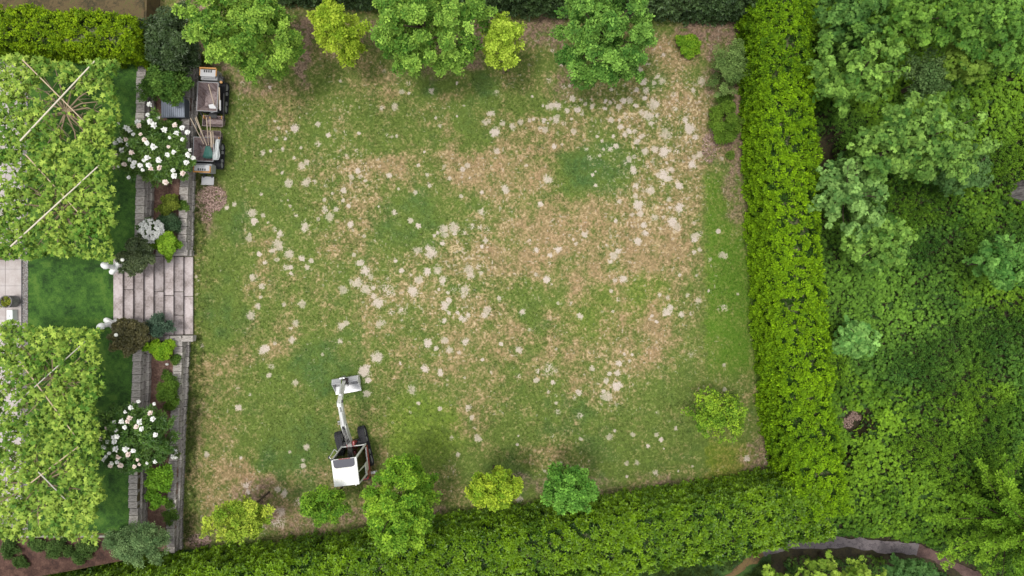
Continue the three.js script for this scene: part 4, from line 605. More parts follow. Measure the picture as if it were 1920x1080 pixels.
// weathered grey trunk standing at the right edge
{
  const p = gp(1915, 359, .9), t = thing('dead_trunk', 'thick weathered grey bare trunk standing at the right edge', 'trunk', V(p.x, .3, p.z));
  const greyTex = speckle([[96, 88, 90], [130, 122, 124], [160, 152, 152], [180, 172, 172]], 6, 40, 105, 512, 1.2), pts = [], n = 22, rows = 14, pos = [], uv = [], idx = [];
  for (let j = 0; j <= rows; j++) for (let i = 0; i <= n; i++) { const a = i / n * 6.2832, r = (.43 - .012 * j) * (1 + .1 * (vn(Math.cos(a) * 3 + 5, Math.sin(a) * 3 + j * .12, 501) - .5) + .07 * Math.sin(a * 5 + j * .2)) * (j === 0 ? 1.15 : 1); pos.push(Math.cos(a) * r, j * .55, Math.sin(a) * r + .01 * j); uv.push(i / n * 2, j * .12); }
  for (let j = 0; j < rows; j++) for (let i = 0; i < n; i++) { const a = j * (n + 1) + i; idx.push(a, a + n + 1, a + 1, a + 1, a + n + 1, a + n + 2); }
  const g = new THREE.BufferGeometry(); g.setAttribute('position', new THREE.Float32BufferAttribute(pos, 3)); g.setAttribute('uv', new THREE.Float32BufferAttribute(uv, 2)); g.setIndex(idx); g.computeVertexNormals();
  mesh('trunk', g, matte({ map: greyTex, color: lin(.8, .78, .79) }), t);
  mesh('broken_top', new THREE.ConeGeometry(.26, .5, 9).translate(0, rows * .55 + .15, .14), matte({ color: lin(.3, .25, .2) }), t);
  mesh('limb', rod(V(.2, 5, 0), V(1.3, 6.6, .3), .09, .03, 8), matte({ color: lin(.2, .18, .18) }), t);
}

// ---------------------------------------------------------------- machines and garden things
const P = {
  white: new THREE.MeshPhysicalMaterial({ color: lin(.8, .8, .79), map: tiled(speckle([[222, 219, 212], [238, 237, 234], [246, 246, 245], [250, 250, 249]], 3, 26, 145, 256), 1), roughness: .38, clearcoat: .4, clearcoatRoughness: .3 }), wornWhite: matte({ color: lin(.56, .56, .55), roughness: .5 }),
  red: new THREE.MeshPhysicalMaterial({ color: lin(.24, .028, .028), roughness: .4, clearcoat: .3 }), rubber: matte({ color: lin(.018, .018, .022), roughness: .75 }), steel: matte({ color: lin(.32, .32, .33), metalness: .7, roughness: .4 }),
  dark: matte({ color: lin(.03, .03, .033), roughness: .6 }), chrome: matte({ color: lin(.7, .7, .72), metalness: 1, roughness: .2 }), orange: new THREE.MeshPhysicalMaterial({ color: lin(.44, .21, .05), roughness: .4, clearcoat: .3 }),
  tub: matte({ map: tiled(speckle([[112, 96, 94], [150, 134, 134], [180, 166, 166], [122, 98, 90]], 6, 60, 115, 512, 1.2), .7), color: lin(.68, .66, .66), roughness: .7 }), grey: matte({ color: lin(.27, .27, .28), roughness: .55 }), paleGrey: matte({ color: lin(.42, .42, .43), roughness: .5 }),
  glass: new THREE.MeshPhysicalMaterial({ color: lin(.06, .085, .075), roughness: .08, transmission: 1, thickness: 0, ior: 1.12 }), tint: new THREE.MeshPhysicalMaterial({ color: lin(.045, .045, .06), roughness: .12, clearcoat: .6 }),
  wood: matte({ map: tiled(speckle([[206, 184, 158], [220, 202, 180], [232, 218, 200]], 5, 50, 116, 256), .4), color: lin(.62, .6, .58), roughness: .7 }), seat: matte({ color: lin(.04, .04, .045) }), bluegrey: matte({ color: lin(.19, .215, .27), roughness: .45 }),
};
// rubber crawler: belt with lugs, wheels as sub-parts; runs along z, length L, height h, width w
function crawler(parent, x, z, L, h, w, turn = 0) {
  const r = h / 2, shape = new THREE.Shape(); shape.moveTo(-L / 2 + r, 0); shape.lineTo(L / 2 - r, 0); shape.absarc(L / 2 - r, r, r, -Math.PI / 2, Math.PI / 2, false); shape.lineTo(-L / 2 + r, h); shape.absarc(-L / 2 + r, r, r, Math.PI / 2, Math.PI * 1.5, false);
  const hole = new THREE.Path(), q = r - .035; hole.moveTo(-L / 2 + r, r - q); hole.lineTo(L / 2 - r, r - q); hole.absarc(L / 2 - r, r, q, -Math.PI / 2, Math.PI / 2, false); hole.lineTo(-L / 2 + r, r + q); hole.absarc(-L / 2 + r, r, q, Math.PI / 2, Math.PI * 1.5, false); shape.holes.push(hole);
  const list = [new THREE.ExtrudeGeometry(shape, { depth: w, bevelEnabled: false, curveSegments: 10 }).translate(0, 0, -w / 2).rotateY(Math.PI / 2)];
  const straight = L - 2 * r, arc = Math.PI * r, total = 2 * straight + 2 * arc, n = Math.round(total / .085);
  for (let i = 0; i < n; i++) {
    let s = i / n * total, a, y, zz; if (s < straight) { zz = -straight / 2 + s; y = h; a = 0; } else if (s < straight + arc) { a = (s - straight) / r; zz = straight / 2 + Math.sin(a) * r; y = r + Math.cos(a) * r; } else if (s < 2 * straight + arc) { s -= straight + arc; zz = straight / 2 - s; y = 0; a = Math.PI; } else { a = Math.PI + (s - 2 * straight - arc) / r; zz = -straight / 2 + Math.sin(a) * r; y = r + Math.cos(a) * r; }
    for (const sd of [-1, 1]) list.push(box(w * .46, .03, .042, 0, 0, 0, .006).rotateY(sd * .16).translate(sd * w * .25, 0, sd * .012).rotateX(a).translate(0, y, zz));
  }
  const b = mesh('track', merge(list), P.rubber, parent); b.position.set(x, 0, z); b.rotation.y = turn;
  for (const [zz, rad] of [[-L / 2 + r, r * .78], [L / 2 - r, r * .78], [-L * .16, r * .45], [L * .16, r * .45]]) mesh('wheel', cyl(rad, rad, w * .7, 14).rotateZ(Math.PI / 2).translate(0, rad > r * .5 ? r : .035 + rad, zz), P.grey, b);
  return b;
}
// open tub: outer and inner frustum, rim at y1 (half sizes a, z from zb to zf), floor at y0
function tubGeo(top, bot, y0, y1, th = .025) {
  const ring = ([hx, zb, zf], y, k = 0) => [[-hx + k, y, zb + k], [hx - k, y, zb + k], [hx - k, y, zf - k], [-hx + k, y, zf - k]].map((v) => V(...v)), A = ring(bot, y0), B = ring(top, y1), C = ring(top, y1, th), D = ring(bot, y0 + th, th), a = [];
  const quad = (p, q, r, s) => { for (const v of [p, q, r, p, r, s]) a.push(v.x, v.y, v.z); };
  for (let i = 0; i < 4; i++) { const j = (i + 1) % 4; quad(A[j], A[i], B[i], B[j]); quad(B[j], B[i], C[i], C[j]); quad(C[j], C[i], D[i], D[j]); }
  quad(A[0], A[1], A[2], A[3]); quad(D[3], D[2], D[1], D[0]);
  const g = fromTris(a), p = g.attributes.position, uv = []; for (let i = 0; i < p.count; i++) uv.push(p.getX(i) + p.getY(i) * .5, p.getZ(i) + p.getY(i) * .5); g.setAttribute('uv', new THREE.Float32BufferAttribute(uv, 2)); return g;
}
function dumper(pos, turn, label, withStep) {
  const d = thing('mini_dumper', label, 'dumper', pos, turn, 'tracked mini dumpers parked by the garden wall');
  crawler(d, -.33, 0, 1.25, .36, .2); crawler(d, .33, 0, 1.25, .36, .2);
  mesh('chassis', merge([box(.5, .14, 1.3, 0, .34, 0), box(.3, .1, .5, 0, .3, .6)]), P.dark, d);
  const tub = mesh('tub', tubGeo([.37, -.42, .72], [.28, -.2, .42], .44, .86), P.tub, d);
  mesh('rim', merge([rod(V(-.37, .86, -.42), V(.37, .86, -.42), .016), rod(V(.37, .86, -.42), V(.37, .86, .72), .016), rod(V(.37, .86, .72), V(-.37, .86, .72), .016), rod(V(-.37, .86, .72), V(-.37, .86, -.42), .016)]), P.grey, tub);
  mesh('engine_housing', merge([box(.62, .4, .42, 0, .62, -.72, .04), box(.5, .06, .3, 0, .84, -.72, .02)]), P.grey, d);
  const cover = mesh('engine_cover', box(.56, .05, .28, 0, .91, -.76, .02), P.paleGrey, d);
  mesh('guard_frame', merge([box(.62, .07, .06, 0, .93, -.95, .015), box(.05, .06, .3, -.29, .9, -.82, .015), box(.05, .06, .3, .29, .9, -.82, .015), box(.62, .05, .05, 0, .9, -.68, .012)]), P.orange, d);
  for (let k = 0; k < 4; k++) mesh('cooling_slot', box(.05, .02, .1, -.12 + k * .08, .935, -.83, .004), P.dark, cover);
  mesh('control_console', merge([box(.16, .2, .2, .4, .62, -.62, .02), rod(V(.4, .7, -.62), V(.42, .95, -.7), .01), rod(V(.45, .7, -.6), V(.47, .93, -.66), .01)]), P.dark, d);
  mesh('fuel_cap', cyl(.05, .05, .05, 12).translate(.42, .74, -.48), P.orange, d);
  mesh('cylinder', rod(V(.2, .4, .2), V(.36, .62, .55), .03), P.steel, d);
  for (const s of [-1, 1]) mesh('loader_arm', merge([beam(V(s * .44, .5, -.1), V(s * .44, .44, .62), .045, .07), beam(V(s * .44, .44, .62), V(s * .36, .2, .92), .045, .06)]), P.dark, d);
  const sh = mesh('loader_bucket', tubGeo([.38, .76, 1.2], [.35, .84, 1.05], .05, .34, .02), P.tub, d);
  for (const s of [-1, 1]) mesh('bucket_bracket', box(.03, .22, .14, s * .33, .26, .82, .008), P.orange, sh);
  if (withStep) { mesh('operator_step', merge([box(.46, .03, .4, .06, .26, -1.24, .01), box(.46, .07, .02, .06, .29, -1.44, .006)]), P.paleGrey, d); mesh('step_bracket', merge([box(.05, .1, .2, -.1, .24, -1.0), box(.05, .1, .2, .2, .24, -1.0)]), P.dark, d); }
  return d;
}
const dA = dumper(gp(408, 186), -.05, 'upper tracked mini dumper with its orange engine end under the bush', false);
dA.scale.z = .92;
const dB = dumper(gp(400, 294), Math.PI - .04, 'lower tracked mini dumper loaded with long-handled tools', true);
dB.scale.z = .76;
// tools lying in the dumpers
function pole(name, label, a, b, r, mat, group, extra) { const t = thing(name, label, 'tool', a.clone().lerp(b, .5), 0, group), O = t.position; mesh('handle', rod(a.clone().sub(O), b.clone().sub(O), r, r * .9, 8), mat, t); extra?.(t, (v) => v.clone().sub(O)); return t; }
pole('garden_shovel', 'long-handled shovel lying in the tub of the upper dumper', gp(391, 158, 1.05), gp(402, 198, .72), .018, P.wood, null, (t, l) => { const b = mesh('blade', box(.24, .012, .3, 0, 0, 0, .005), P.steel, t); b.position.copy(l(gp(399, 203, .68))); b.rotation.set(.25, .2, 0); });
pole('wooden_pole', 'short pale pole along the right rim of the upper dumper', gp(411, 164, .92), gp(412, 205, .9), .026, P.wood);
pole('wooden_pole', 'weathered board on edge beside the pole in the upper dumper', gp(413, 188, .93), gp(413, 207, .92), .03, P.paleGrey);
const hg = 'wooden tool handles in the lower dumper';
for (const [a, b, r, label] of [
  [[357, 221, 1.5], [382, 270, .82], .017, 'leftmost wooden tool handle sticking out over the wall'], [[366, 221, 1.5], [388, 273, .82], .019, 'second wooden tool handle from the wall, leaning left'], [[368, 219, 1.55], [386, 268, .85], .016, 'thin wooden tool handle between the left-leaning ones'],
  [[387, 220, 1.4], [391, 272, .8], .016, 'upright wooden tool handle reaching the upper dumper bucket'], [[394, 222, 1.35], [395, 276, .8], .014, 'thin upright wooden tool handle with a yellowish tip'], [[395, 247, 1.15], [398, 276, .8], .03, 'short thick pale handle with a cross grip'], [[399, 246, 1.1], [401, 276, .8], .016, 'short thin handle right of the cross grip']])
  pole('tool_handle', label, gp(...a), gp(...b), r, P.wood, hg, label.includes('cross') ? (t, l) => { const g = l(gp(395, 247, 1.15)); mesh('cross_grip', rod(g.clone().add(V(-.08, 0, 0)), g.clone().add(V(.09, 0, -.03)), .02), P.wood, t); } : label.includes('yellowish') ? (t, l) => { const g = l(gp(394, 222, 1.35)); mesh('tip_cap', rod(g, g.clone().add(V(0, .02, -.06)), .018), P.orange, t); } : undefined);
function draped(w, d, n, fn) { const g = new THREE.PlaneGeometry(w, d, n, n).rotateX(-Math.PI / 2), p = g.attributes.position; for (let i = 0; i < p.count; i++) { const x = p.getX(i), z = p.getZ(i); p.setXYZ(i, ...fn(x, z)); } g.computeVertexNormals(); return g; }
{
  const t = thing('green_leaf_rake', 'green plastic leaf rakes bundled in the lower dumper tub', 'rake', gp(391, 286, .8));
  for (let k = 0; k < 15; k++) { const a = -.5 + k * .07; mesh('tine', rod(V(-.06, .06, -.24), V(-.06 + Math.sin(a) * .46 + .06, .0 - .03 * Math.abs(k - 7) / 7, -.22 + Math.cos(a) * .44), .011, .013, 5), matte({ color: lin(.008, .09, .07), roughness: .5 }), t); }
  mesh('rake_head', draped(.4, .36, 8, (x, z) => [x * (.35 + (z + .18) * 1.9), .025 + .03 * Math.cos(x * 6) - (z + .18) * .12, z - .04]), matte({ color: lin(.006, .075, .06), side: THREE.DoubleSide, roughness: .6 }), t);
  const g = thing('grey_sheet', 'crumpled pale grey plastic sheet at the right side of the lower dumper tub', 'sheet', gp(407, 281, .86));
  mesh('sheet', draped(.19, .74, 14, (x, z) => [x * (1 + .25 * Math.sin(z * 8)) - z * .1, .03 * Math.sin(z * 14 + x * 18) + .05 * Math.cos(x * 12), z]), matte({ color: lin(.36, .38, .38), side: THREE.DoubleSide, roughness: .5 }), g);
  mesh('fold', draped(.07, .6, 10, (x, z) => [x + .04 - z * .1, .05 + .05 * Math.cos(x * 30) + .015 * Math.sin(z * 20), z + .03]), matte({ color: lin(.46, .48, .48), side: THREE.DoubleSide, roughness: .5 }), g);
}
// grey corrugated storage box in the bed
{
  const p = gp(325, 200, .9), t = thing('storage_box', 'blue-grey ribbed storage box half under the leafy bush', 'storage box', V(p.x, BED - .04, p.z + .02), .02);
  mesh('body', box(.8, .5, .66, 0, .25, 0, .02), matte({ color: lin(.07, .08, .1) }), t);
  for (let k = 0; k < 11; k++) { const m = mesh('lid_rib', box(.06, .025, .72, -.37 + k * .074, 0, 0, .008), P.bluegrey, t); m.position.y = .535; }
  mesh('lid', box(.84, .03, .74, 0, .515, 0, .01), P.bluegrey, t); mesh('lid_front', box(.84, .08, .02, 0, .48, .37, .006), P.bluegrey, t);
}
// white stone busts and globe lamps at the head of the stairs
function lathe(pts, n = 28) { return new THREE.LatheGeometry(pts.map(([r, y]) => new THREE.Vector2(r, y)), n); }
const marble = matte({ color: lin(.8, .8, .79), roughness: .45 });
for (const [px, py, turn, tilt, label] of [[209, 502, -.62, .12, 'white stone bust on the terrace, upper side of the stairs'], [200, 607, .82, -.05, 'white stone bust on the terrace, lower side of the stairs']]) {
  const p = gp(px + 8, py, 1.35), t = thing('garden_bust', label, 'sculpture', V(p.x, T, p.z), turn, 'white stone busts flanking the stairs'); t.scale.setScalar(1.12);
  const torso = new THREE.SphereGeometry(1, 28, 20); { const q = torso.attributes.position; for (let i = 0; i < q.count; i++) { const x = q.getX(i), y = q.getY(i), z = q.getZ(i), k = y > 0 ? 1 - .25 * y * y : 1 + y * .42; q.setXYZ(i, x * .08 * k * (1 + .2 * (1 - Math.abs(z))), y * .2 + .26, z * .27 * k); } torso.computeVertexNormals(); }
  const body = mesh('shoulders', merge([torso, new THREE.CapsuleGeometry(.085, .33, 6, 14).rotateX(Math.PI / 2).translate(0, .36, 0)]), marble, t);
  mesh('neck', rod(V(-.01, .4, 0), V(-.06, .62, 0), .085, .065, 16), marble, t);
  const hg2 = new THREE.SphereGeometry(1, 26, 20); { const q = hg2.attributes.position; for (let i = 0; i < q.count; i++) { const x = q.getX(i), y = q.getY(i), z = q.getZ(i); const nose = Math.exp(-((y + .05) ** 2) * 14 - z * z * 40) * (x < 0 ? .16 : 0), brow = Math.exp(-((y - .22) ** 2) * 40 - z * z * 6) * (x < 0 ? .05 : 0); q.setXYZ(i, x * (y < 0 ? .125 + .02 * y : .13) - nose * .13 - brow * .13, y * .165, z * (y < 0 ? .105 + .03 * y : .105)); } hg2.computeVertexNormals(); }
  const head = mesh('head', hg2, marble, t); head.position.set(-.09, .75, 0); head.rotation.z = tilt;
  for (const s of [-1, 1]) mesh('ear', new THREE.SphereGeometry(.03, 10, 8).scale(.6, 1, .5).translate(.01, -.01, s * .105), marble, head);
  mesh('plinth', merge([cyl(.12, .14, .06, 20).translate(0, .03, 0), cyl(.07, .1, .08, 20).translate(0, .1, 0)]), marble, t);
}
for (const [px, py, h, label] of [[229, 487, 2.05, 'small white globe lamp in the dark olive bush'], [217, 628, 2.05, 'small white globe lamp in the brownish bush']]) {
  const p = gp(px, py, h), t = thing('globe_lamp', label, 'garden lamp', V(p.x, T - .02, p.z), 0, 'unlit globe lamps beside the stairs');
  mesh('stem', rod(V(0, 0, 0), V(0, h - T - .06, 0), .012, .012, 8), P.dark, t); mesh('globe', new THREE.SphereGeometry(.066, 20, 14).translate(0, h - T, 0), matte({ color: lin(.8, .8, .74), roughness: .25 }), t); mesh('collar', cyl(.03, .03, .04, 12).translate(0, h - T - .075, 0), P.dark, t);
}
// things on the patio
{
  const b = gp(30, 565, T), t = thing('tall_planter', 'tall speckled grey round planter on the pale patio', 'planter', b);
  const pg = speckle([[104, 98, 100], [140, 134, 136], [164, 158, 160]], 10, 70, 125, 256), pm = matte({ map: pg, color: lin(.72, .72, .73) });
  mesh('pot', lathe([[0, 0], [.19, 0], [.205, .04], [.215, .45], [.225, .5], [.222, .53], [.2, .53], [.19, .47]], 36), pm, t);
  mesh('soil', cyl(.195, .195, .04, 28).translate(0, .44, 0), matte({ color: lin(.05, .032, .026) }), t);
  scatter('plant', G.round, M.leaf, Array.from({ length: 60 }, () => { const a = rr(0, 6.3), r = rr(.02, .2), near = a > 1.2 && a < 4.2; return [V(Math.cos(a) * r - (near ? .06 : 0), .47 + rr(0, .06), Math.sin(a) * r + (near ? .06 : 0)), V(rr(-.5, .5), 1, rr(-.5, .5)).normalize(), rr(.4, .8), mixc([.13, .17, .012], [.3, .33, .03], R())]; }).filter(() => R() < .7), t);
  mesh('label_stick', box(.01, .1, .02, -.02, .5, -.02, .002), P.paleGrey, t);
  const c = gp(33, 591, T), w = thing('white_box', 'small white rectangular box on the patio below the planter', 'box', c.clone().add(V(-.09, 0, 0)), .02);
  mesh('body', box(.22, .26, .4, 0, .13, 0, .018), matte({ color: lin(.6, .64, .63), roughness: .4 }), w); mesh('lid', box(.205, .02, .385, 0, .27, 0, .008), matte({ color: lin(.68, .72, .71), roughness: .4 }), w); mesh('lid_knob', box(.03, .015, .06, 0, .285, .02, .006), P.paleGrey, w);
  const d = gp(27, 622, T), k = thing('low_planter', 'low grey round planter half hidden by the lower roof tree', 'planter', d);
  mesh('pot', lathe([[0, 0], [.16, 0], [.2, .12], [.22, .28], [.235, .3], [.21, .3], [.19, .24]], 32), pm, k); mesh('soil', cyl(.19, .19, .03, 24).translate(0, .23, 0), matte({ color: lin(.06, .045, .04) }), k);
  scatter('plant', G.fine, M.leaf, Array.from({ length: 40 }, () => [V(rr(-.15, .15), .27 + rr(0, .1), rr(-.15, .15)), V(rr(-.6, .6), 1, rr(-.6, .6)).normalize(), rr(.7, 1.2), mixc([.05, .1, .03], [.13, .2, .06], R())]), k);
  const e = gp(14, 484, T), s = thing('wooden_bench', 'dark brown wooden bench end showing under the roof trees', 'bench', V(e.x - .1, T, e.z - .12));
  const bm = matte({ map: speckle([[96, 56, 46], [120, 74, 60], [138, 90, 74]], 5, 50, 135, 256), color: lin(.42, .42, .42) });
  for (let q = 0; q < 4; q++) mesh('seat_slat', box(1.5, .03, .1, -.3, .44, -.2 + q * .115, .006), bm, s);
  for (const x of [-.95, .38]) mesh('leg', merge([box(.06, .43, .06, x, .215, -.18), box(.06, .43, .06, x, .215, .13), box(.06, .06, .38, x, .4, -.03)]), bm, s);
  mesh('armrest', box(.08, .04, .44, .42, .62, -.02, .01), bm, s);
}

// ---------------------------------------------------------------- excavator
{
  const O = V(-5.86, 0, 6.02), yaw = .118, ex = thing('mini_excavator', 'white and red tracked mini excavator with its arm stretched forward', 'excavator', O, yaw);
  ex.updateMatrixWorld(true); const l = (px, py, h) => ex.worldToLocal(gp(px, py, h));
  const under = .12, side = (x, z) => { const c = Math.cos(under), s = Math.sin(under); return [x * c + z * s, -x * s + z * c]; };
  for (const x of [-.44, .44]) { const [a, b] = side(x, -.04); crawler(ex, a, b, 1.5, .42, .25, under); }
  const uc = mesh('undercarriage', merge([box(.64, .18, .7, 0, .3, 0), box(.9, .1, .16, 0, .28, -.3), box(.9, .1, .16, 0, .28, .3), cyl(.3, .3, .14, 24).translate(0, .46, 0)]), P.dark, ex); uc.rotation.y = under;
  const blade = mesh('dozer_blade', merge([box(1.2, .3, .04, 0, .22, .98, .01), box(1.2, .04, .08, 0, .36, .95, .01)]), P.wornWhite, ex); blade.rotation.y = under; mesh('blade_arm', merge([box(.06, .08, .45, -.28, .26, .76), box(.06, .08, .45, .28, .26, .76)]), P.red, blade);
  // upper body
  const cx = .12, cz = .30;
  mesh('slew_platform', merge([box(1.0, .14, 1.12, cx - .03, .6, cz + .06, .03), box(1.0, .42, .34, cx - .02, .84, cz + .5, .08), box(.1, .1, .9, cx + .44, .7, cz + .02, .03)]), P.red, ex);
  mesh('counterweight', box(1.02, .3, .14, cx - .03, .74, cz + .66, .06), P.dark, ex);
  const cab = mesh('cab', (() => {
    const x0 = cx - .44, x1 = cx + .43, zf = cz - .46, zb = cz + .46, y0 = .68, y1 = 2.24, list = [];
    for (const x of [x0, x1]) { list.push(beam(V(x, y0, zf - .1), V(x * 1 + (x > cx ? -.02 : .02), y1, zf + .02), .055, .06)); list.push(beam(V(x, y0, zb), V(x + (x > cx ? -.02 : .02), y1, zb - .03), .06, .07)); list.push(beam(V(x, y0, cz + .1), V(x + (x > cx ? -.02 : .02), y1, cz + .06), .05, .05)); list.push(box(.05, .55, .44, x, .92, cz + .25, .02)); list.push(box(.045, .14, .9, x, .72, cz, .01)); }
    list.push(box(.9, .1, .05, cx, .74, zf - .09, .015), box(.84, .07, .05, cx, y1 - .02, zf + .03, .015), box(.84, .07, .05, cx, y1 - .02, zb - .04, .015), box(.84, .5, .05, cx, .95, zb - .01, .02));
    return merge(list);
  })(), P.white, ex);
  const roof = mesh('roof', (() => { const g = box(.88, .07, .94, cx, 2.275, cz, .03), p = g.attributes.position; for (let i = 0; i < p.count; i++) if (p.getY(i) > 2.28) p.setY(i, p.getY(i) + .03 * (1 - ((p.getX(i) - cx) / .44) ** 2)); g.computeVertexNormals(); return g; })(), P.white, ex);
  const shape = new THREE.Shape(); { const w = .36, a = .0, b = .27, r = .1; shape.moveTo(-w, a); shape.lineTo(w, a); shape.lineTo(w - .005, b - r); shape.quadraticCurveTo(w - .01, b, w - r - .02, b); shape.lineTo(-w + r + .02, b); shape.quadraticCurveTo(-w + .01, b, -w + .005, b - r); }
  mesh('roof_window', new THREE.ExtrudeGeometry(shape, { depth: .016, bevelEnabled: true, bevelSize: .006, bevelThickness: .004, bevelSegments: 1 }).rotateX(Math.PI / 2).translate(cx, 2.356, cz - .45), P.tint, roof);
  mesh('visor_strip', box(.4, .02, .03, cx + .02, 2.325, cz - .46, .006), P.red, roof); mesh('rear_lamp', box(.05, .05, .05, cx + .3, 2.25, cz + .485, .012), P.white, roof); mesh('work_lamp', box(.1, .06, .06, cx - .42, 2.28, cz - .46, .015), P.dark, roof);
  mesh('windscreen', box(.82, 1.44, .008, 0, 0, 0, .002).rotateX(.065).translate(cx, 1.5, cz - .5), P.glass, cab);
  for (const [x, z, d, y, h] of [[.425, -.2, .52, 1.5, 1.32], [.425, .26, .34, 1.7, .98], [-.435, -.2, .52, 1.5, 1.32], [-.435, .26, .34, 1.7, .98]]) mesh('side_window', box(.008, h, d, cx + x, y, cz + z, .002), P.glass, cab);
  mesh('rear_window', box(.74, .9, .008, cx, 1.66, cz + .45, .002), P.glass, cab);
  mesh('seat', merge([box(.42, .12, .42, cx, 1.05, cz + .12, .04), box(.42, .6, .12, cx, 1.36, cz + .34, .04), box(.09, .3, .3, cx - .28, 1.15, cz + .02, .02), box(.09, .3, .3, cx + .28, 1.15, cz + .02, .02)]), P.seat, cab);
  mesh('floor_mat', box(.83, .05, .93, cx, .7, cz - .01, .01), P.dark, cab); mesh('dashboard', box(.7, .3, .12, cx, .95, cz - .36, .04), P.dark, cab); mesh('lever', merge([rod(V(cx - .28, 1.28, cz - .1), V(cx - .28, 1.45, cz - .14), .014), rod(V(cx + .28, 1.28, cz - .1), V(cx + .28, 1.45, cz - .14), .014), rod(V(cx - .1, .7, cz - .25), V(cx - .1, 1.15, cz - .32), .012), rod(V(cx + .1, .7, cz - .25), V(cx + .1, 1.15, cz - .32), .012)]), P.dark, cab);
  mesh('mirror_bracket', merge([rod(V(cx - .45, 2.1, cz - .42), V(cx - .55, 2.08, cz - .52), .013), rod(V(cx - .55, 2.08, cz - .52), V(cx - .5, 1.5, cz - .66), .014), rod(V(cx - .5, 1.5, cz - .66), V(cx - .43, 1.45, cz - .55), .013)]), P.white, cab);
  mesh('mirror', box(.03, .16, .1, cx - .57, 2.05, cz - .52, .01), P.dark, cab);
  mesh('exhaust', rod(V(cx + .43, 1.0, cz + .5), V(cx + .43, 1.3, cz + .54), .03), P.dark, ex);
  // arm
  const A = l(657, 834, .75), B = l(645, 797, 1.85), C = l(637.5, 753, 2.2), D = l(645, 716, .55), dirSide = V(1, 0, .12);
  mesh('swing_post', merge([box(.3, .36, .22, A.x, .62, A.z + .06, .04), cyl(.07, .07, .5, 14).translate(A.x, .64, A.z - .04)]), P.red, ex);
  mesh('swing_cylinder', rod(l(668, 826, .62), l(662, 836, .62), .045), P.red, ex); mesh('hose_guard', box(.1, .22, .16, A.x + .15, .95, A.z - .12, .05).rotateY(-.1), P.red, ex);
  const boom = mesh('boom', merge([beam(A, B, .17, .2, .24, dirSide), beam(B, C, .15, .24, .17, dirSide), cyl(.12, .12, .17, 16).rotateZ(Math.PI / 2).translate(B.x, B.y, B.z)]), P.white, ex);
  const pin = (p, w, r, par) => mesh('pin', cyl(r, r, w, 12).rotateZ(Math.PI / 2).translate(p.x, p.y, p.z), P.dark, par);
  pin(A, .24, .04, boom); pin(C, .22, .045, boom); pin(B, .19, .03, boom);
  const lift = (p, y, z = 0) => V(p.x, p.y + y, p.z + z);
  mesh('boom_cylinder', merge([rod(lift(A, -.1, -.12), A.clone().lerp(B, .75).add(V(0, -.1, -.16)), .045)]), P.wornWhite, ex);
  const sc0 = B.clone().lerp(C, .02).add(V(.03, .2, 0)), sc1 = C.clone().add(V(.02, .2, .02));
  const sc = mesh('arm_cylinder', rod(sc0, sc0.clone().lerp(sc1, .62), .052, .052, 12), P.wornWhite, ex); mesh('piston_rod', rod(sc0.clone().lerp(sc1, .6), sc1, .026), P.chrome, sc);
  const up = C.clone().add(V(0, .2, .1)), stick = mesh('dipper_arm', merge([beam(up, C.clone().lerp(D, .25), .14, .14, .22, dirSide), beam(C.clone().lerp(D, .2), D, .13, .22, .13, dirSide)]), P.white, ex);
  pin(D, .2, .04, stick);
  const bc0 = C.clone().lerp(D, .12).add(V(.02, .08, -.16)), bc1 = D.clone().add(V(.0, .22, -.16)), bc = mesh('bucket_cylinder', rod(bc0, bc0.clone().lerp(bc1, .6), .045), P.wornWhite, ex); mesh('piston_rod', rod(bc0.clone().lerp(bc1, .58), bc1, .024), P.chrome, bc);
  mesh('bucket_link', merge([beam(bc1, D.clone().add(V(-.06, .02, -.02)), .05, .05), beam(bc1, D.clone().add(V(0, -.1, -.2)), .12, .05), box(.2, .05, .06, bc1.x, bc1.y, bc1.z, .01)]), P.steel, ex);
  mesh('hydraulic_hose', merge([0, 1, 2].map((k) => new THREE.TubeGeometry(new THREE.CatmullRomCurve3([A.clone().add(V(-.05 + k * .05, .15, -.02)), A.clone().lerp(B, .6).add(V(-.05 + k * .05, .1, .14)), B.clone().add(V(-.03 + k * .03, .15, .05)), B.clone().lerp(C, .5).add(V(-.03 + k * .03, .15, 0))]), 16, .013, 6))), P.dark, ex);
  mesh('bucket_hose', new THREE.TubeGeometry(new THREE.CatmullRomCurve3([D.clone().add(V(.06, .4, .06)), D.clone().add(V(.18, .36, .03)), D.clone().add(V(.2, .2, .12)), D.clone().add(V(.1, .05, .16))]), 16, .012, 6), P.dark, ex);
  mesh('boom_lamp', merge([rod(B.clone().add(V(-.06, -.1, -.05)), B.clone().add(V(-.24, -.14, -.03)), .018), box(.1, .09, .06, B.x - .22, B.y - .24, B.z - .1, .02)]), P.grey, ex);
  // wide grading bucket: curved shell open towards the cab
  const n = 14, W = .95, a = [], prof = [], prof2 = []; for (let i = 0; i <= n; i++) { const t = -2.0 + i / n * 2.75; prof.push([Math.sin(t) * .2, .22 + -Math.cos(t) * .2]); prof2.push([Math.sin(t) * .183, .22 - Math.cos(t) * .183]); }
  prof.unshift([-.02, .44]); prof2.unshift([-.01, .42]); prof.push([.33, .1]); prof2.push([.33, .12]);
  const quad = (p, q, r, s) => { for (const v of [p, q, r, p, r, s]) a.push(...v); };
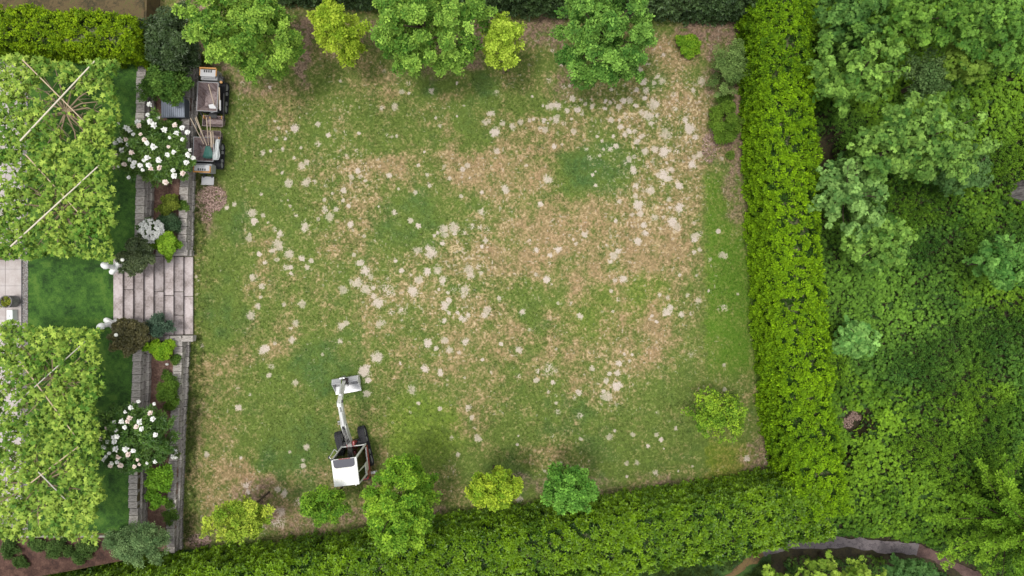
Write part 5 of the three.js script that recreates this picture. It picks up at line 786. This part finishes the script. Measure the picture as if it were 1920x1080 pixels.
  for (let i = 0; i + 1 < prof.length; i++) { const [z0, y0] = prof[i], [z1, y1] = prof[i + 1], [w0, v0] = prof2[i], [w1, v1] = prof2[i + 1]; quad([-W / 2, y0, z0], [W / 2, y0, z0], [W / 2, y1, z1], [-W / 2, y1, z1]); quad([W / 2, v0, w0], [-W / 2, v0, w0], [-W / 2, v1, w1], [W / 2, v1, w1]); for (const s of [-1, 1]) quad([s * W / 2, y0, z0], [s * W / 2, y1, z1], [s * W / 2, v1, w1], [s * W / 2, v0, w0]); }
  const bp = l(649, 720, .25), bucket = mesh('bucket', fromTris(a), matte({ color: lin(.40, .40, .41), roughness: .4, metalness: .3, side: THREE.DoubleSide }), ex); bucket.position.set(bp.x, .0, bp.z - .06); bucket.rotation.y = .05;
  for (const s of [-1, 1]) { const shp = new THREE.Shape(prof.map(([z, y]) => new THREE.Vector2(z, y))); mesh('side_plate', new THREE.ExtrudeGeometry(shp, { depth: .014, bevelEnabled: false }).rotateY(-Math.PI / 2).translate(s * (W / 2 + .007) + .007, 0, 0), P.wornWhite, bucket); }
  mesh('cutting_edge', box(W + .02, .018, .1, 0, .105, .36, .004), P.steel, bucket); mesh('stiffener', box(W, .05, .05, 0, .43, -.03, .012), P.grey, bucket);
  mesh('coupler', merge([box(.2, .2, .2, D.x, .46, D.z - .02, .03), box(.03, .28, .22, D.x - .1, .42, D.z, .01), box(.03, .28, .22, D.x + .1, .42, D.z, .01)]), matte({ color: lin(.05, .035, .035) }), ex);
}

// ---------------------------------------------------------------- loose growth and litter
{
  const it = []; for (let i = 0; i < 2600; i++) { const z = rr(-8.8, 9.6); if (z > -1.25 && z < 1.75 && R() < .75) continue; const x = lowerLine(z) + Math.pow(R(), 1.8) * .55 * (.4 + vn(z * 2, 3, 611)) + .03; it.push([V(x, 0, z), V(rr(-.4, .5), 1, rr(-.4, .4)).normalize(), rr(.5, 1.2), mixc([.08, .13, .03], [.25, .32, .09], R(), .2)]); }
  tag(scatter('wall_grass', G.blade, M.leaf, it, scene), 'long unmown grass along the foot of the lower garden wall', 'grass', null, 'stuff');
  const lg = []; const c = [0, 0, 0], col = new THREE.Color();
  for (let i = 0; i < 90000; i++) { const x = rr(-12.3, 9.3), z = rr(-10.1, 9.9); if (x < lowerLine(z) + .1) continue; lawnColor(x, z, c); const gr = c[1] - c[0]; if (gr < -8 && R() < .75) continue; col.setRGB(c[0] / 255, c[1] / 255, c[2] / 255, THREE.SRGBColorSpace).multiplyScalar(LAWN_GAIN * rr(.9, 1.5)); lg.push([V(x, -.01, z), V(rr(-.5, .5), 1, rr(-.5, .5)).normalize(), rr(.25, .5), col.clone()]); }
  tag(scatter('lawn_grass', G.blade, M.leaf, lg, scene), 'short patchy lawn grass blades', 'grass', null, 'stuff');
  const vg = []; for (let i = 0; i < 9000; i++) { const x = rr(-6, 9.6), z = rr(9, 12.2); if (z < 10.9 - (x + 6) * .14 || distPath(x, z) < .3) continue; const f = fbm(x * 1.1, z * 1.1, 641, 2), big = f > .55 && R() < .5; vg.push([V(x, .04 + (big ? .06 : 0), z), V(rr(-.5, .5), 1, rr(-.5, .5)).normalize(), big ? rr(1.2, 2.2) : rr(.6, 1.3), mixc([.03, .07, .012], [.14, .2, .04], R() * .6 + f * .4, .2)]); }
  tag(scatter('verge_grass', G.blade, M.leaf, vg, scene), 'rough dark green grass and weeds below the bottom hedge', 'grass', null, 'stuff');
  const chip = new THREE.BoxGeometry(.06, .012, .025), ch = [];
  for (const [px, py, ax, ay, n] of [[396, 372, 26, 26, 900], [388, 400, 12, 14, 120], [374, 1012, 26, 10, 320], [1604, 780, 15, 9, 260], [1588, 792, 12, 10, 200], [1580, 812, 6, 10, 90], [1575, 830, 7, 12, 110], [1330, 275, 18, 28, 200]]) for (let i = 0; i < n; i++) { const a = rr(0, 6.3), r = Math.sqrt(R()) * (1 + (vn(a * 2, px, 3) - .5) * .5); ch.push([V(gx(px + Math.cos(a) * r * ax), .02 + .05 * (1 - r) * R(), gz(py + Math.sin(a) * r * ay)), V(rr(-.7, .7), 1, rr(-.7, .7)).normalize(), rr(.5, 1.3), mixc([.13, .075, .06], [.42, .3, .25], R(), .2)]); }
  tag(scatter('wood_chips', chip, matte({ color: lin(1, 1, 1) }), ch, scene), 'pinkish brown wood chips spread in patches on the ground', 'wood chips', null, 'stuff');
}
// short dead branches by the low tree at the bottom left
{
  const t = thing('fallen_branch', 'thin dead branches lying beside the low yellow-green tree', 'branch', gp(489, 935));
  for (let k = 0; k < 7; k++) { const a = rr(-.4, .9), L = rr(.3, .7); mesh('twig', rod(V(rr(-.2, .1), .03, rr(-.1, .25)), V(rr(-.2, .1) + Math.cos(a) * L * .5, rr(.05, .25), -Math.sin(a) * L), .012, .005, 5), M.bark, t); }
}
for (const [px, py, label] of [[313, 683, 'white pebble on the soil of the lower bed'], [293, 951, 'small white stone near the bottom end of the bed']]) { const p = gp(px, py, BED), t = thing('pebble', label, 'stone', p); mesh('pebble', new THREE.IcosahedronGeometry(.06, 2).scale(1.1, .6, .8), matte({ color: lin(.6, .58, .56) }), t); }

renderer.setSize(1024, 576);
renderer.render(scene, camera);
